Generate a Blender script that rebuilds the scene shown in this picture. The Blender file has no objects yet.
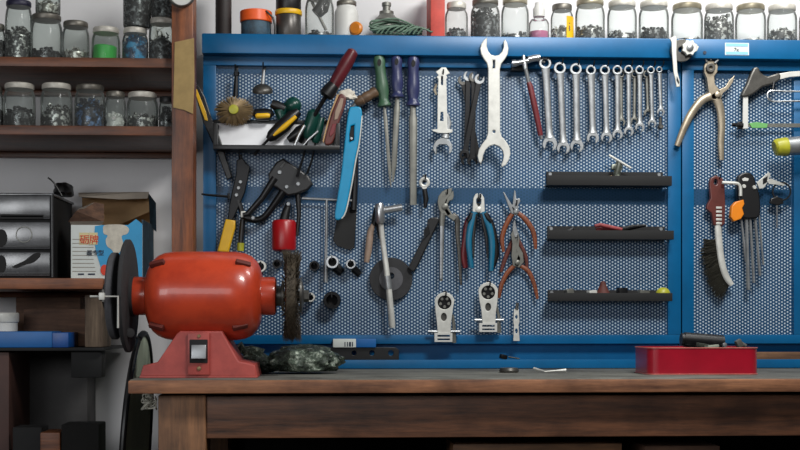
import bpy, bmesh, math, random
from mathutils import Vector, Matrix
random.seed(7)
PI = math.pi
scene = bpy.context.scene
COL = scene.collection

# ------------------------------------------------------------------ camera
F = 1300.0            # focal length in pixels of the 800 x 450 frame
HY = 320.0            # row of the horizon
YAW = math.radians(3)
CAM = Vector((0, 0, 1.0))
FW = Vector((math.sin(YAW), math.cos(YAW), 0)); RT = Vector((math.cos(YAW), -math.sin(YAW), 0)); UP = Vector((0, 0, 1))
def W(px, py, Y):
    d = RT*((px-400)/F) + UP*((HY-py)/F) + FW
    return CAM + d*(Y/d.y)
def S(Y): return Y/F
cd = bpy.data.cameras.new('camera'); co = bpy.data.objects.new('camera', cd); COL.objects.link(co)
co.location = CAM; co.rotation_euler = (PI/2, 0, -YAW)
cd.sensor_width = 36; cd.lens = 36*F/800; cd.shift_y = (HY-225)/800; cd.clip_start = 0.05
scene.camera = co

# ------------------------------------------------------------------ materials
def lin(c):
    return tuple((x/12.92 if x <= .04045 else ((x+.055)/1.055)**2.4) for x in c)
def rgb(r, g, b): return lin((r/255, g/255, b/255)) + (1,)
class NT:
    def __init__(s, name):
        s.m = bpy.data.materials.new(name); s.m.use_nodes = True
        s.t = s.m.node_tree; s.n = s.t.nodes; s.l = s.t.links
        s.b = s.n['Principled BSDF']; s.out = s.n['Material Output']
    def add(s, typ, **kw):
        nd = s.n.new(typ)
        for k, v in kw.items():
            if k.startswith('in_'):
                key = k[3:]
                nd.inputs[int(key) if key.isdigit() else key.replace('_', ' ')].default_value = v
            else: setattr(nd, k, v)
        return nd
    def link(s, a, b): s.l.new(a, b)
def ramp(nt, fac, stops):
    r = nt.add('ShaderNodeValToRGB'); e = r.color_ramp.elements
    e[0].position, e[0].color = stops[0]; e[1].position, e[1].color = stops[-1]
    for p, c in stops[1:-1]:
        x = e.new(p); x.color = c
    nt.link(fac, r.inputs[0]); return r.outputs[0]
def noise(nt, scale, detail=4, rough=.6, stretch=(1, 1, 1)):
    tc = nt.add('ShaderNodeTexCoord'); mp = nt.add('ShaderNodeMapping'); mp.inputs['Scale'].default_value = stretch
    nt.link(tc.outputs['Object'], mp.inputs[0])
    n = nt.add('ShaderNodeTexNoise', in_Scale=scale, in_Detail=detail, in_Roughness=rough)
    nt.link(mp.outputs[0], n.inputs['Vector']); return n.outputs[0]
def mul(c, k): return (c[0]*k, c[1]*k, c[2]*k, 1)
def mat(name, c, rough=.5, metal=0.0, vary=.35, scale=25, bump=0.0, stretch=(1, 1, 1), c2=None, spec=.5, coat=0):
    nt = NT(name); c = rgb(*c); c2 = rgb(*c2) if c2 else mul(c, 1-vary)
    f = noise(nt, scale, 5, .65, stretch)
    col = ramp(nt, f, [(.3, c2), (.62, c)])
    nt.link(col, nt.b.inputs['Base Color'])
    nt.b.inputs['Roughness'].default_value = rough; nt.b.inputs['Metallic'].default_value = metal
    nt.b.inputs['Specular IOR Level'].default_value = spec; nt.b.inputs['Coat Weight'].default_value = coat
    if bump:
        bp = nt.add('ShaderNodeBump', in_Strength=bump, in_Distance=.003)
        nt.link(f, bp.inputs['Height']); nt.link(bp.outputs[0], nt.b.inputs['Normal'])
    return nt.m
def wood(name, c1, c2, axis='x', rough=.65, c3=None):
    nt = NT(name); st = {'x': (1.2, 14, 14), 'z': (14, 14, 1.2), 'y': (14, 1.2, 14)}[axis]
    f = noise(nt, 5, 8, .7, st); g = noise(nt, 7, 4, .6)
    a = ramp(nt, f, [(.32, rgb(*c2)), (.66, rgb(*c1))])
    mx = nt.add('ShaderNodeMix', data_type='RGBA', blend_type='MULTIPLY'); mx.inputs[0].default_value = .6
    b = ramp(nt, g, [(.36, (.2, .17, .15, 1)), (.56, (1, 1, 1, 1))])
    nt.link(a, mx.inputs[6]); nt.link(b, mx.inputs[7])
    nt.link(mx.outputs[2], nt.b.inputs['Base Color']); nt.b.inputs['Roughness'].default_value = rough
    bp = nt.add('ShaderNodeBump', in_Strength=.35, in_Distance=.002)
    nt.link(f, bp.inputs['Height']); nt.link(bp.outputs[0], nt.b.inputs['Normal'])
    return nt.m
def glitter(name, dark, light, scale=90, metal=.5, rough=.35, lo=.5, hi=.62):  # pale flecks in the colour stand in for metallic glints
    nt = NT(name); f = noise(nt, scale, 2, .5)
    nt.link(ramp(nt, f, [(lo, rgb(*dark)), (hi, rgb(*light))]), nt.b.inputs['Base Color'])
    nt.b.inputs['Metallic'].default_value = metal; nt.b.inputs['Roughness'].default_value = rough
    return nt.m
def glass(name, tint=(.95, .97, .96), edge=(.42, .46, .43), gloss=.14, haze=.07):  # darker edges and pale haze paint in the refraction of thick glass
    nt = NT(name); nt.n.remove(nt.b)
    lw = nt.add('ShaderNodeLayerWeight', in_Blend=.5)
    pw = nt.add('ShaderNodeMath', operation='POWER', in_1=2.6); nt.link(lw.outputs['Facing'], pw.inputs[0])
    mx = nt.add('ShaderNodeMix', data_type='RGBA'); nt.link(pw.outputs[0], mx.inputs[0])
    mx.inputs[6].default_value = tint+(1,); mx.inputs[7].default_value = edge+(1,)
    tr = nt.add('ShaderNodeBsdfTransparent'); nt.link(mx.outputs[2], tr.inputs[0])
    gl = nt.add('ShaderNodeBsdfGlossy', in_Roughness=.08)
    fr = nt.add('ShaderNodeLayerWeight', in_Blend=gloss)
    ms = nt.add('ShaderNodeMixShader'); nt.link(fr.outputs['Fresnel'], ms.inputs[0])
    nt.link(tr.outputs[0], ms.inputs[1]); nt.link(gl.outputs[0], ms.inputs[2])
    df = nt.add('ShaderNodeBsdfDiffuse', in_Color=(.75, .77, .75, 1)); hz = nt.add('ShaderNodeMixShader')
    hf = nt.add('ShaderNodeMath', operation='MULTIPLY_ADD', in_1=haze*3, in_2=haze); nt.link(pw.outputs[0], hf.inputs[0]); nt.link(hf.outputs[0], hz.inputs[0])
    nt.link(ms.outputs[0], hz.inputs[1]); nt.link(df.outputs[0], hz.inputs[2]); nt.link(hz.outputs[0], nt.out.inputs[0])
    return nt.m
def perforated(name, c, pitch, r):
    """painted sheet punched with staggered round holes (open: transparent)"""
    nt = NT(name)
    ge = nt.add('ShaderNodeNewGeometry'); sp = nt.add('ShaderNodeSeparateXYZ'); nt.link(ge.outputs['Position'], sp.inputs[0])
    def math_(op, a, b=None, c_=None):
        m = nt.add('ShaderNodeMath', operation=op)
        for i, v in enumerate((a, b, c_)):
            if v is None: continue
            if isinstance(v, (int, float)): m.inputs[i].default_value = v
            else: nt.link(v, m.inputs[i])
        return m.outputs[0]
    colw = pitch*math.sqrt(3)          # two staggered columns per cell
    X, Z = sp.outputs[0], sp.outputs[2]
    def lattice(dx, dz):
        u = math_('SUBTRACT', math_('FLOORED_MODULO', math_('ADD', X, 10+dx), colw), colw/2)
        v = math_('SUBTRACT', math_('FLOORED_MODULO', math_('ADD', Z, 10+dz), pitch), pitch/2)
        return math_('SQRT', math_('ADD', math_('MULTIPLY', u, u), math_('MULTIPLY', v, v)))
    d = math_('MINIMUM', lattice(0, 0), lattice(colw/2, pitch/2))
    hole = math_('LESS_THAN', d, r)
    f = noise(nt, 6, 4, .6)
    nt.link(ramp(nt, f, [(.3, mul(rgb(*c), .75)), (.7, rgb(*c))]), nt.b.inputs['Base Color'])
    nt.b.inputs['Roughness'].default_value = .38; nt.b.inputs['Metallic'].default_value = .1
    tr = nt.add('ShaderNodeBsdfTransparent'); ms = nt.add('ShaderNodeMixShader')
    nt.link(hole, ms.inputs[0]); nt.link(nt.b.outputs[0], ms.inputs[1]); nt.link(tr.outputs[0], ms.inputs[2])
    nt.link(ms.outputs[0], nt.out.inputs[0])
    return nt.m

M = dict(
 wall=mat('wall_paint', (214, 213, 214), .9, 0, .10, 4, .1),
 floor=mat('concrete', (90, 88, 85), .9, 0, .4, 6, .3),
 blue=mat('blue_enamel', (0, 92, 142), .36, .05, .22, 9, .04, spec=.45),
 blue_dark=mat('blue_enamel_dark', (2, 66, 96), .4, .05, .25, 9),
 sheet=perforated('perforated_blue_sheet', (30, 74, 112), .00740, .00212),
 backing=mat('pale_backing', (192, 206, 216), .8, 0, .06, 8),
 benchtop=wood('bench_top_wood', (124, 124, 116), (66, 65, 60), 'x', .6),
 benchedge=wood('bench_edge_wood', (170, 116, 80), (92, 58, 42), 'x', .6),
 apron=wood('bench_apron_wood', (124, 80, 54), (58, 38, 29), 'x', .55),
 leg=wood('bench_leg_wood', (160, 112, 74), (94, 64, 42), 'z', .6),
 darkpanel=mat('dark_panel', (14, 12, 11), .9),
 plank=wood('plank_wood', (140, 100, 66), (80, 54, 36), 'x'),
 shelf=wood('shelf_wood', (118, 66, 34), (62, 33, 19), 'x', .45),
 post=wood('post_wood', (150, 86, 46), (74, 40, 24), 'z', .45),
 paper=mat('yellowed_paper', (156, 132, 86), .9, 0, .25, 30),
 shelflow=wood('lower_shelf_wood', (150, 88, 48), (90, 48, 28), 'x', .5),
 brownold=wood('old_brown_wood', (116, 84, 64), (66, 46, 36), 'x', .8),
 block=wood('weathered_block', (112, 96, 80), (60, 48, 40), 'z', .9),
 cabdark=mat('dark_cabinet_paint', (52, 50, 50), .7, 0, .45, 14, .1),
 glass=glass('clear_glass'),
 glassdim=glass('darker_glass', (.84, .88, .86), (.30, .32, .31), .16, .05),  # greyer overall and darker at the edges than the clear glass
 lidwhite=mat('cream_lid', (202, 198, 188), .5, .2, .4, 60),
 lidgrey=mat('grey_tin_lid', (120, 116, 108), .45, .6, .5, 50),
 lidbrass=mat('tin_gold_lid', (168, 160, 138), .4, .6, .4, 50),
 liddark=mat('dark_blue_lid', (34, 32, 58), .5, .1, .4, 40),
 lidblack=mat('black_lid', (24, 24, 25), .5),
 nuts=glitter('steel_bits', (62, 62, 62), (206, 206, 202), 130),
 nutsdark=glitter('dark_bits', (26, 27, 29), (128, 130, 132), 120, .4, .35, .5, .66),
 nutspale=glitter('pale_bits', (96, 92, 84), (224, 222, 214), 110),
 bluebits=glitter('blue_bits', (10, 52, 84), (38, 134, 180), 60, 0, .4),
 bluesteel=glitter('blue_steel_bits', (18, 24, 36), (86, 116, 156), 80, .2, .4),
 greencap=mat('green_cap', (38, 176, 62), .4, 0, .2),
 pink=mat('pink_liquid', (172, 92, 128), .2, 0, .1, 8),
 milky=mat('milky_plastic', (196, 196, 192), .45, 0, .12, 12),
 steel=mat('steel_satin', (158, 161, 163), .4, .7, .35, 30),
 chrome=mat('chrome', (190, 192, 194), .28, .85, .15, 40),
 zinc=mat('zinc_white_metal', (204, 204, 198), .46, .25, .22, 40),
 steeldark=mat('dark_steel', (92, 90, 86), .42, .7, .4, 40),
 iron=mat('black_iron', (24, 24, 26), .38, .5, .4, 40),
 black=mat('black_plastic', (15, 15, 17), .4, 0, .3),
 blackmat=mat('black_matte', (15, 15, 16), .75, 0, .3),
 graymetal=mat('grey_forged', (122, 122, 116), .45, .6, .3, 30),
 tan=mat('nickel_tan', (172, 160, 140), .4, .6, .35, 30),
 teal=mat('teal_grip', (16, 100, 132), .4, 0, .2),
 cyan=mat('cyan_paint', (10, 140, 186), .4, 0, .16, 20),
 greenh=mat('green_handle', (58, 92, 68), .42, 0, .25, 30),
 greend=mat('dark_green_plastic', (10, 58, 50), .3, 0, .3, 20),
 navy=mat('navy_handle', (46, 52, 92), .35, 0, .25, 30),
 red=mat('red_enamel', (160, 14, 38), .3, 0, .2, 14, coat=.3),
 redh=mat('dark_red_handle', (112, 36, 42), .4, 0, .3, 25),
 redcan=mat('red_canister', (160, 12, 20), .35, 0, .25, 20),
 maroon=mat('maroon_plastic', (92, 42, 36), .4, 0, .3, 25),
 grinder=mat('orange_red_paint', (196, 68, 38), .32, 0, .0, 16, .02, c2=(166, 52, 30), coat=.3),
 grinderbase=mat('pinkish_red_paint', (178, 76, 68), .5, 0, .0, 14, .05, c2=(140, 54, 50)),
 stone=mat('grinding_stone', (84, 84, 88), .85, 0, .25, 60, .2),
 stonedark=mat('dark_stone', (44, 44, 46), .8, 0, .3, 60, .2),
 bristle=mat('wire_bristle', (78, 68, 54), .6, .3, .5, 60),
 brass=mat('brass_bristle', (140, 118, 84), .5, .4, .4, 60),
 yellow=mat('yellow_plastic', (226, 176, 24), .42, 0, .2, 20),
 yellowg=mat('yellow_green', (172, 170, 46), .4, 0, .3, 20),
 orange=mat('orange_plastic', (232, 92, 30), .4, 0, .15, 20),
 orangeh=mat('orange_brown_grip', (122, 64, 36), .45, 0, .35, 30),
 amber=mat('amber_plastic', (206, 122, 30), .4, 0, .25, 20),
 woodh=wood('wood_handle', (108, 84, 62), (66, 50, 38), 'x', .5),
 oldhandle=mat('old_wood_handle', (150, 128, 112), .6, 0, .3, 40),
 redblock=mat('red_painted_block', (190, 66, 54), .6, 0, .3, 30, .1),
 cardboard=mat('cardboard', (176, 142, 102), .85, 0, .2, 20, .05),
 cardgrey=mat('grey_card', (150, 140, 128), .85, 0, .2, 20),
 boxwhite=mat('box_white', (206, 212, 208), .6, 0, .1, 20),
 boxblue=mat('box_blue', (44, 152, 204), .55, 0, .15, 20),
 boxside=mat('box_side_dark', (58, 84, 100), .7, 0, .45, 40, c2=(38, 42, 46)),
 redink=mat('red_ink', (210, 58, 30), .6, 0, .1),
 yelink=mat('yellow_ink', (214, 200, 150), .6, 0, .1),
 darkink=mat('dark_ink', (34, 44, 64), .6, 0, .1),
 smokeplastic=mat('smoked_plastic', (92, 93, 96), .2, .1, .45, 9, c2=(34, 35, 37), spec=.8),
 bluebox=mat('blue_carton', (4, 92, 160), .45, 0, .2, 12),
 cloth=mat('white_rag', (206, 200, 186), .9, 0, .3, 60),
 greenwire=mat('green_cord', (92, 118, 100), .6, 0, .5, 80),
 palegreen=mat('pale_green_face', (186, 196, 172), .8, 0, .12, 20),
 olive=glitter('olive_metal', (70, 74, 66), (170, 176, 160), 60, .3, .4),
 redbits=mat('red_rubber', (146, 58, 60), .5, 0, .4, 40),
 rust=mat('rusty_brown', (92, 42, 34), .7, 0, .4, 40),
 wirewhite=mat('pale_wire', (206, 204, 190), .5),
)
# bag of parts: dark wrinkled film, bright glints painted into its colour
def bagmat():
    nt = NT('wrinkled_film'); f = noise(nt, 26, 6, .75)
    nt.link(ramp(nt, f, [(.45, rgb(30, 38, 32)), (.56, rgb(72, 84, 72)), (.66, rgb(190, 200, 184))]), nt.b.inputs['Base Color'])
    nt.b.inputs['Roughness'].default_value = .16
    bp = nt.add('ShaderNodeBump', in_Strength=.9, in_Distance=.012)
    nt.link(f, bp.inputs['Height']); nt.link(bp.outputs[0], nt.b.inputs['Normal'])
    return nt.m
M['bag'] = bagmat()

# ------------------------------------------------------------------ mesh helpers
def cat(pts, n=6, closed=False):
    """Catmull-Rom through 2-D or 3-D points"""
    P = [Vector(p) for p in pts]; out = []; N = len(P)
    for i in range(N if closed else N-1):
        if closed: a, b, c, d = P[(i-1) % N], P[i], P[(i+1) % N], P[(i+2) % N]
        else: a, b, c, d = P[max(i-1, 0)], P[i], P[i+1], P[min(i+2, N-1)]
        for k in range(n):
            t = k/n
            out.append(.5*((2*b)+(c-a)*t+(2*a-5*b+4*c-d)*t*t+(3*b-a-3*c+d)*t**3))
    if not closed: out.append(P[-1])
    return out
def lerpr(radii, n):
    m = len(radii); o = []
    for i in range(n):
        t = i/(n-1)*(m-1); k = min(int(t), m-2); o.append(radii[k]+(radii[k+1]-radii[k])*(t-k))
    return o
class MB:
    def __init__(s): s.bm = bmesh.new()
    def tube(s, pts, radii, seg=10, flat=1.0, cap=True, ref=None):
        pts = [Vector(p) for p in pts]
        if isinstance(radii, (int, float)): radii = [radii]*len(pts)
        if len(radii) != len(pts): radii = lerpr(radii, len(pts))
        rings = []
        for i, p in enumerate(pts):
            t = (pts[min(i+1, len(pts)-1)]-pts[max(i-1, 0)])
            if t.length < 1e-9: t = Vector((0, 0, 1))
            t.normalize()
            rf = Vector(ref) if ref else Vector((0, 1, 0))
            if abs(t.dot(rf)) > .95: rf = Vector((0, 0, 1))
            n1 = t.cross(rf).normalized(); n2 = n1.cross(t).normalized()
            rings.append([s.bm.verts.new(p+n1*radii[i]*math.cos(2*PI*k/seg)+n2*radii[i]*flat*math.sin(2*PI*k/seg)) for k in range(seg)])
        for a, b in zip(rings, rings[1:]):
            for k in range(seg):
                s.bm.faces.new((a[k], a[(k+1) % seg], b[(k+1) % seg], b[k]))
        if cap:
            s.bm.faces.new(list(reversed(rings[0]))); s.bm.faces.new(rings[-1])
        return s
    def lathe(s, o, prof, axis=(0, 0, 1), seg=24, cap=True):
        a = Vector(axis).normalized(); o = Vector(o)
        rf = Vector((0, 1, 0)) if abs(a.y) < .9 else Vector((1, 0, 0))
        n1 = a.cross(rf).normalized(); n2 = a.cross(n1).normalized()
        rings = [[s.bm.verts.new(o+a*z+(n1*math.cos(2*PI*k/seg)+n2*math.sin(2*PI*k/seg))*max(r, 1e-5)) for k in range(seg)] for r, z in prof]
        for p, q in zip(rings, rings[1:]):
            for k in range(seg): s.bm.faces.new((p[k], p[(k+1) % seg], q[(k+1) % seg], q[k]))
        if cap:
            s.bm.faces.new(list(reversed(rings[0]))); s.bm.faces.new(rings[-1])
        return s
    def box(s, x0, x1, y0, y1, z0, z1, bevel=0.0, mtx=None):
        r = bmesh.ops.create_cube(s.bm, size=1)['verts']
        for v in r:
            v.co = Vector(((x0+x1)/2+v.co.x*(x1-x0), (y0+y1)/2+v.co.y*(y1-y0), (z0+z1)/2+v.co.z*(z1-z0)))
        if mtx is not None:
            for v in r: v.co = mtx @ v.co
        if bevel:
            ed = list({e for v in r for e in v.link_edges})
            bmesh.ops.bevel(s.bm, geom=ed, offset=bevel, segments=2, affect='EDGES', profile=.6)
        return s
    def obox(s, c, size, rot=(0, 0, 0), bevel=0):
        from mathutils import Euler
        m = Matrix.Translation(Vector(c)) @ Euler(rot).to_matrix().to_4x4()
        return s.box(-size[0]/2, size[0]/2, -size[1]/2, size[1]/2, -size[2]/2, size[2]/2, bevel, m)
    def pbox(s, x0, y0, x1, y1, Y, d, bevel=0.0):
        a = W(x0, y1, Y); b = W(x1, y0, Y)
        return s.box(a.x, b.x, Y, Y+d, a.z, b.z, bevel)
    def ball(s, c, r, sc=(1, 1, 1), u=16, v=10):
        g = bmesh.ops.create_uvsphere(s.bm, u_segments=u, v_segments=v, radius=r)['verts']
        for q in g: q.co = Vector((q.co.x*sc[0], q.co.y*sc[1], q.co.z*sc[2]))+Vector(c)
        return s
    def ring(s, c, R, r, axis=(0, 1, 0), seg=24, sub=8):
        a = Vector(axis).normalized(); rf = Vector((0, 0, 1)) if abs(a.z) < .9 else Vector((1, 0, 0))
        n1 = a.cross(rf).normalized(); n2 = a.cross(n1); c = Vector(c); rows = []
        for i in range(seg):
            d = n1*math.cos(2*PI*i/seg)+n2*math.sin(2*PI*i/seg)
            rows.append([s.bm.verts.new(c+d*(R+r*math.cos(2*PI*k/sub))+a*r*math.sin(2*PI*k/sub)) for k in range(sub)])
        for i in range(seg):
            p, q = rows[i], rows[(i+1) % seg]
            for k in range(sub): s.bm.faces.new((p[k], p[(k+1) % sub], q[(k+1) % sub], q[k]))
        return s
    def plate(s, pts, Y, th, holes=(), bevel=.0006, smooth=0):
        """flat piece cut along a pixel outline standing in the plane at depth Y"""
        cu = bpy.data.curves.new('t', 'CURVE'); cu.dimensions = '2D'; cu.fill_mode = 'BOTH'
        for o in [pts]+list(holes):
            q = [Vector(p) for p in o]
            if smooth and o is pts: q = cat(q, smooth, True)
            w = [W(p[0], p[1], Y) for p in q]
            sp = cu.splines.new('POLY'); sp.points.add(len(w)-1); sp.use_cyclic_u = True
            for i, v in enumerate(w): sp.points[i].co = (v.x, v.z, 0, 1)
        bevel = min(bevel, th*.4)
        cu.extrude = th/2-bevel; cu.bevel_depth = bevel; cu.offset = -bevel; cu.bevel_resolution = 1
        ob = bpy.data.objects.new('t', cu); me = ob.to_mesh()
        me2 = me.copy(); ob.to_mesh_clear()
        me2.transform(Matrix.Translation((0, Y+th/2, 0)) @ Matrix.Rotation(PI/2, 4, 'X'))
        s.bm.from_mesh(me2); bpy.data.meshes.remove(me2); bpy.data.objects.remove(ob); bpy.data.curves.remove(cu)
        return s
    # pixel versions
    def pt(s, pts, radii, Y, seg=10, flat=1.0, n=0, dY=None):
        q = [Vector((p[0], p[1], (p[2] if len(p) > 2 else 0))) for p in pts]
        if n: q = cat(q, n)
        w = [W(p.x, p.y, Y+p.z) for p in q]
        if isinstance(radii, (int, float)): radii = [radii]
        rr = lerpr(list(radii) if len(radii) > 1 else list(radii)*2, len(w))
        return s.tube(w, [r*S(Y) for r in rr], seg, flat)
    def build(s, name, material, parent=None, smooth=True, angle=35):
        bmesh.ops.recalc_face_normals(s.bm, faces=s.bm.faces)
        off = Vector((0, 0, 0))
        if parent is not None:
            off = parent['_o'] if isinstance(parent, dict) else ORG[parent.name]
            off = Vector(off)
        me = bpy.data.meshes.new(name)
        if parent is None:
            vs = [v.co for v in s.bm.verts]
            lo = Vector((min(v.x for v in vs), min(v.y for v in vs), min(v.z for v in vs)))
            hi = Vector((max(v.x for v in vs), max(v.y for v in vs), max(v.z for v in vs)))
            off = Vector(((lo.x+hi.x)/2, (lo.y+hi.y)/2, lo.z))
        for v in s.bm.verts: v.co -= off
        s.bm.to_mesh(me); s.bm.free()
        if smooth:
            me.shade_smooth(); me.set_sharp_from_angle(angle=math.radians(angle))
        me.materials.append(M[material] if isinstance(material, str) else material)
        o = bpy.data.objects.new(name, me); COL.objects.link(o)
        if parent is None: o.location = off; ORG[o.name] = off
        else: o.parent = parent; ORG[o.name] = off
        return o
ORG = {}
def tag(o, label, catg, group=None, kind=None):
    o['label'] = label; o['category'] = catg
    if group: o['group'] = group
    if kind: o['kind'] = kind
    return o
def thing(name, label, catg, loc, group=None):
    o = bpy.data.objects.new(name, None); COL.objects.link(o); o.location = loc; o.empty_display_size = .02
    ORG[o.name] = Vector(loc); return tag(o, label, catg, group)
def struct(o): o['kind'] = 'structure'; return o
def circ(cx, cy, r, n=20, ry=None, a0=0): return [(cx+r*math.cos(2*PI*i/n+a0), cy+(ry or r)*math.sin(2*PI*i/n+a0)) for i in range(n)]
def text_mb(mb, s, px, py, size_px, Y, th=.0006):
    """lettering standing upright in the plane at depth Y; (px, py) = its lower left corner"""
    cu = bpy.data.curves.new('t', 'FONT'); cu.body = s; cu.size = size_px*S(Y); cu.extrude = th
    ob = bpy.data.objects.new('t', cu); me = ob.to_mesh(); me2 = me.copy(); ob.to_mesh_clear()
    w = W(px, py, Y)
    me2.transform(Matrix.Translation((w.x, Y, w.z)) @ Matrix.Rotation(PI/2, 4, 'X'))
    mb.bm.from_mesh(me2); bpy.data.meshes.remove(me2); bpy.data.objects.remove(ob); bpy.data.curves.remove(cu)
    return mb
ORD = ['first', 'second', 'third', 'fourth', 'fifth', 'sixth', 'seventh', 'eighth', 'ninth', 'tenth', 'eleventh', 'twelfth']
# ================================================================== setting
WALLY = 3.0
struct(MB().box(-4, 4, WALLY, WALLY+.1, 0, 3.0).build('wall_back', 'wall', None, False))
struct(MB().box(-4, 4, -1.5, WALLY, -.1, 0).build('floor', 'floor', None, False))

# ================================================================== blue tool panels
YF, YS, YL, YLT = 2.86, 2.872, 2.832, 2.80
zt0, zt1 = W(203, 53, YL).z, W(203, 33, YL).z          # ledge bottom / top
LEDGE_TOP = zt1
zr = W(203, 65, YF).z                                  # top edge of the sheet
zs0, zs1 = W(300, 344, YF).z, W(300, 335, YF).z        # bottom rail
BENCH = 1.0-59/F*2.33
def panel(label, xs, stileL, stileR, xe):
    x0, xl, xr, x1 = (W(x, 200, YF).x for x in (xs, stileL, stileR, xe))
    t = thing('pegboard_panel', label, 'pegboard', ((x0+x1)/2, YF, BENCH), 'blue wall mounted pegboard panels')
    MB().box(x0, x1, YL, 2.985, zt0, zt1, .003).build('top_ledge', 'blue', t)
    f = MB().box(x0, x1, YF, YF+.03, zr, zt0, .0012).box(x0, x1, YF, YF+.03, zs0, zs1, .0012)
    f.box(x0, xl, YF, YF+.03, zs1, zr, .0012).box(xr, x1, YF, YF+.03, zs1, zr, .0012)
    f.build('frame', 'blue', t)
    b = bmesh.new()
    m = MB(); v = [m.bm.verts.new(c) for c in ((xl-.004, YS, zs1-.004), (xr+.004, YS, zs1-.004), (xr+.004, YS, zr+.004), (xl-.004, YS, zr+.004))]
    m.bm.faces.new(v); m.build('perforated_sheet', 'sheet', t, False)
    r0, r1 = W(300, 203, YS).z, W(300, 187, YS).z
    r = MB().box(xl, xr, YS+.0003, YS+.0006, r0, r1).box(xl, xr, YS+.0003, YS+.0006, W(300, 74.5, YS).z, zr)  # upper strip darkens the top holes to paint the frame's shadow
    r.build('rail_and_shade_strip', 'blue_dark', t, False)
    MB().box(xl-.004, xr+.004, YS+.0009, YS+.012, zs1-.004, zr+.004).build('backing_board', 'backing', t, False)  # stands in for the pale wall, set close so the holes stay bright
    MB().box(x0+.001, x1-.001, YF+.031, 2.985, zs0+.001, zt0).build('back_box', 'blue_dark', t, False)
    lt = MB().box(x0, x1, YF+.025, 2.985, BENCH, zs0-.001)
    zl = W(300, 360, YLT).z
    lt.box(x0, x1, YLT, YLT+.004, BENCH+.001, zl, .001).box(x0, x1, YLT+.004, YF+.025, BENCH+.001, BENCH+.006)
    lt.build('lower_tray', 'blue', t)
    return t, x1
PANEL, _ = panel('wide blue steel pegboard panel left of the vertical seam', 203, 216, 668, 681)
PANEL2, _ = panel('blue steel pegboard panel right of the vertical seam, cut by the frame', 682.2, 694, 794, 900)
# white and pale blue sticker on the right ledge
st = thing('sticker', 'small white and pale blue sticker on the right blue ledge', 'sticker', W(737, 56, YL))
MB().pbox(725, 43, 749, 55, YL-.0008, .0006).build('label_paper', 'boxwhite', st, False)
MB().pbox(726, 43.6, 748, 46.2, YL-.0014, .0006).pbox(726, 51.8, 748, 54.4, YL-.0014, .0006).build('blue_band', mat('sticker_blue', (132, 190, 224), .6, 0, .1), st, False)
text_mb(MB(), '7x', 734, 51.2, 5, YL-.0014).build('lettering', 'darkink', st, False)

# ================================================================== workbench
wb = thing('workbench', 'long worn wooden workbench with thick top and front apron', 'workbench', (.4, 2.6, 0))
YB = 2.33
bx0, bx1 = W(129, 380, YB).x, 2.0
bt0 = W(300, 393, YB).z
MB().box(bx0, bx1, YB+.004, 2.985, bt0+.002, BENCH, .003).build('bench_top', 'benchtop', wb)
m = MB().box(bx0, bx1, YB-.012, YB+.004, bt0, BENCH-.0015, .003); m.build('front_edge', 'benchedge', wb)
YA = 2.36
ax0 = W(206, 410, YA).x
MB().box(ax0, bx1, YA, YA+.03, W(300, 438, YA).z, W(300, 396, YA).z, .002).build('apron', 'apron', wb)
lx0, lx1 = W(158, 410, YA-.006).x, W(206, 410, YA-.006).x
MB().box(lx0, lx1, YA-.006, YA+.08, 0, bt0-.004, .004).build('leg', 'leg', wb)
MB().box(lx0, lx1, 2.86, 2.95, 0, bt0, .004).build('leg', 'leg', wb)
MB().box(1.72, 1.81, YA-.006, YA+.08, 0, bt0, .004).build('leg', 'leg', wb)
MB().box(1.72, 1.81, 2.86, 2.95, 0, bt0, .004).build('leg', 'leg', wb)
MB().box(lx0+.02, bx1, 2.95, 2.97, .1, bt0).build('shade_panel', 'darkpanel', wb, False)  # added dark panel stands in for the deep shade under the bench
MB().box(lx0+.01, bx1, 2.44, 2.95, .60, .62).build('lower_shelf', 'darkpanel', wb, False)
y = 2.41
p = MB().box(W(453, 444, y).x, W(622, 444, y).x, y, y+.14, .62, W(500, 444, y).z, .002).build('plank', 'plank', None)
tag(p, 'pale wood board stored under the workbench behind the apron', 'board')
p = MB().box(W(645, 444, y).x, W(720, 444, y).x, y, y+.18, .62, W(500, 447, y).z, .002).build('plank', 'brownold', None)
tag(p, 'dark wood offcut under the right half of the workbench', 'board')

# ================================================================== bench grinder
YG = 2.46
gr = thing('bench_grinder', 'orange-red double-ended bench grinder standing on the bench corner', 'bench grinder', W(199, 377, 2.37) )
gr.location.z = BENCH; gr.location.y = YG; ORG[gr.name] = Vector(gr.location)
M['slot'] = mat('slot_shade', (98, 34, 24), .7)  # darker red paints the shade inside the vent recesses
ax = W(205, 296, YG)
def gx(px): return W(px, 296, YG).x - ax.x
s = S(YG)
prof = [(22, 147), (29, 149.5), (35.5, 153.5), (40, 159), (42.8, 166), (44, 175), (44.2, 188), (44.2, 226), (44, 236), (42.6, 245), (39.5, 252), (34, 257.5), (28, 260.5), (22, 262)]
body = MB().lathe(ax, [(r*s, gx(x)) for r, x in prof], (1, 0, 0), 48).build('motor_body', 'grinder', gr, True, 50)
MB().lathe(ax, [(16*s, gx(129)), (18.2*s, gx(130)), (19*s, gx(132)), (19*s, gx(150))], (1, 0, 0), 32).build('end_collar', 'grinder', gr)
MB().lathe(ax, [(19*s, gx(257)), (19*s, gx(273.5)), (18.4*s, gx(275.5)), (16*s, gx(276.5))], (1, 0, 0), 32).build('end_collar', 'grinder', gr)
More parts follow.
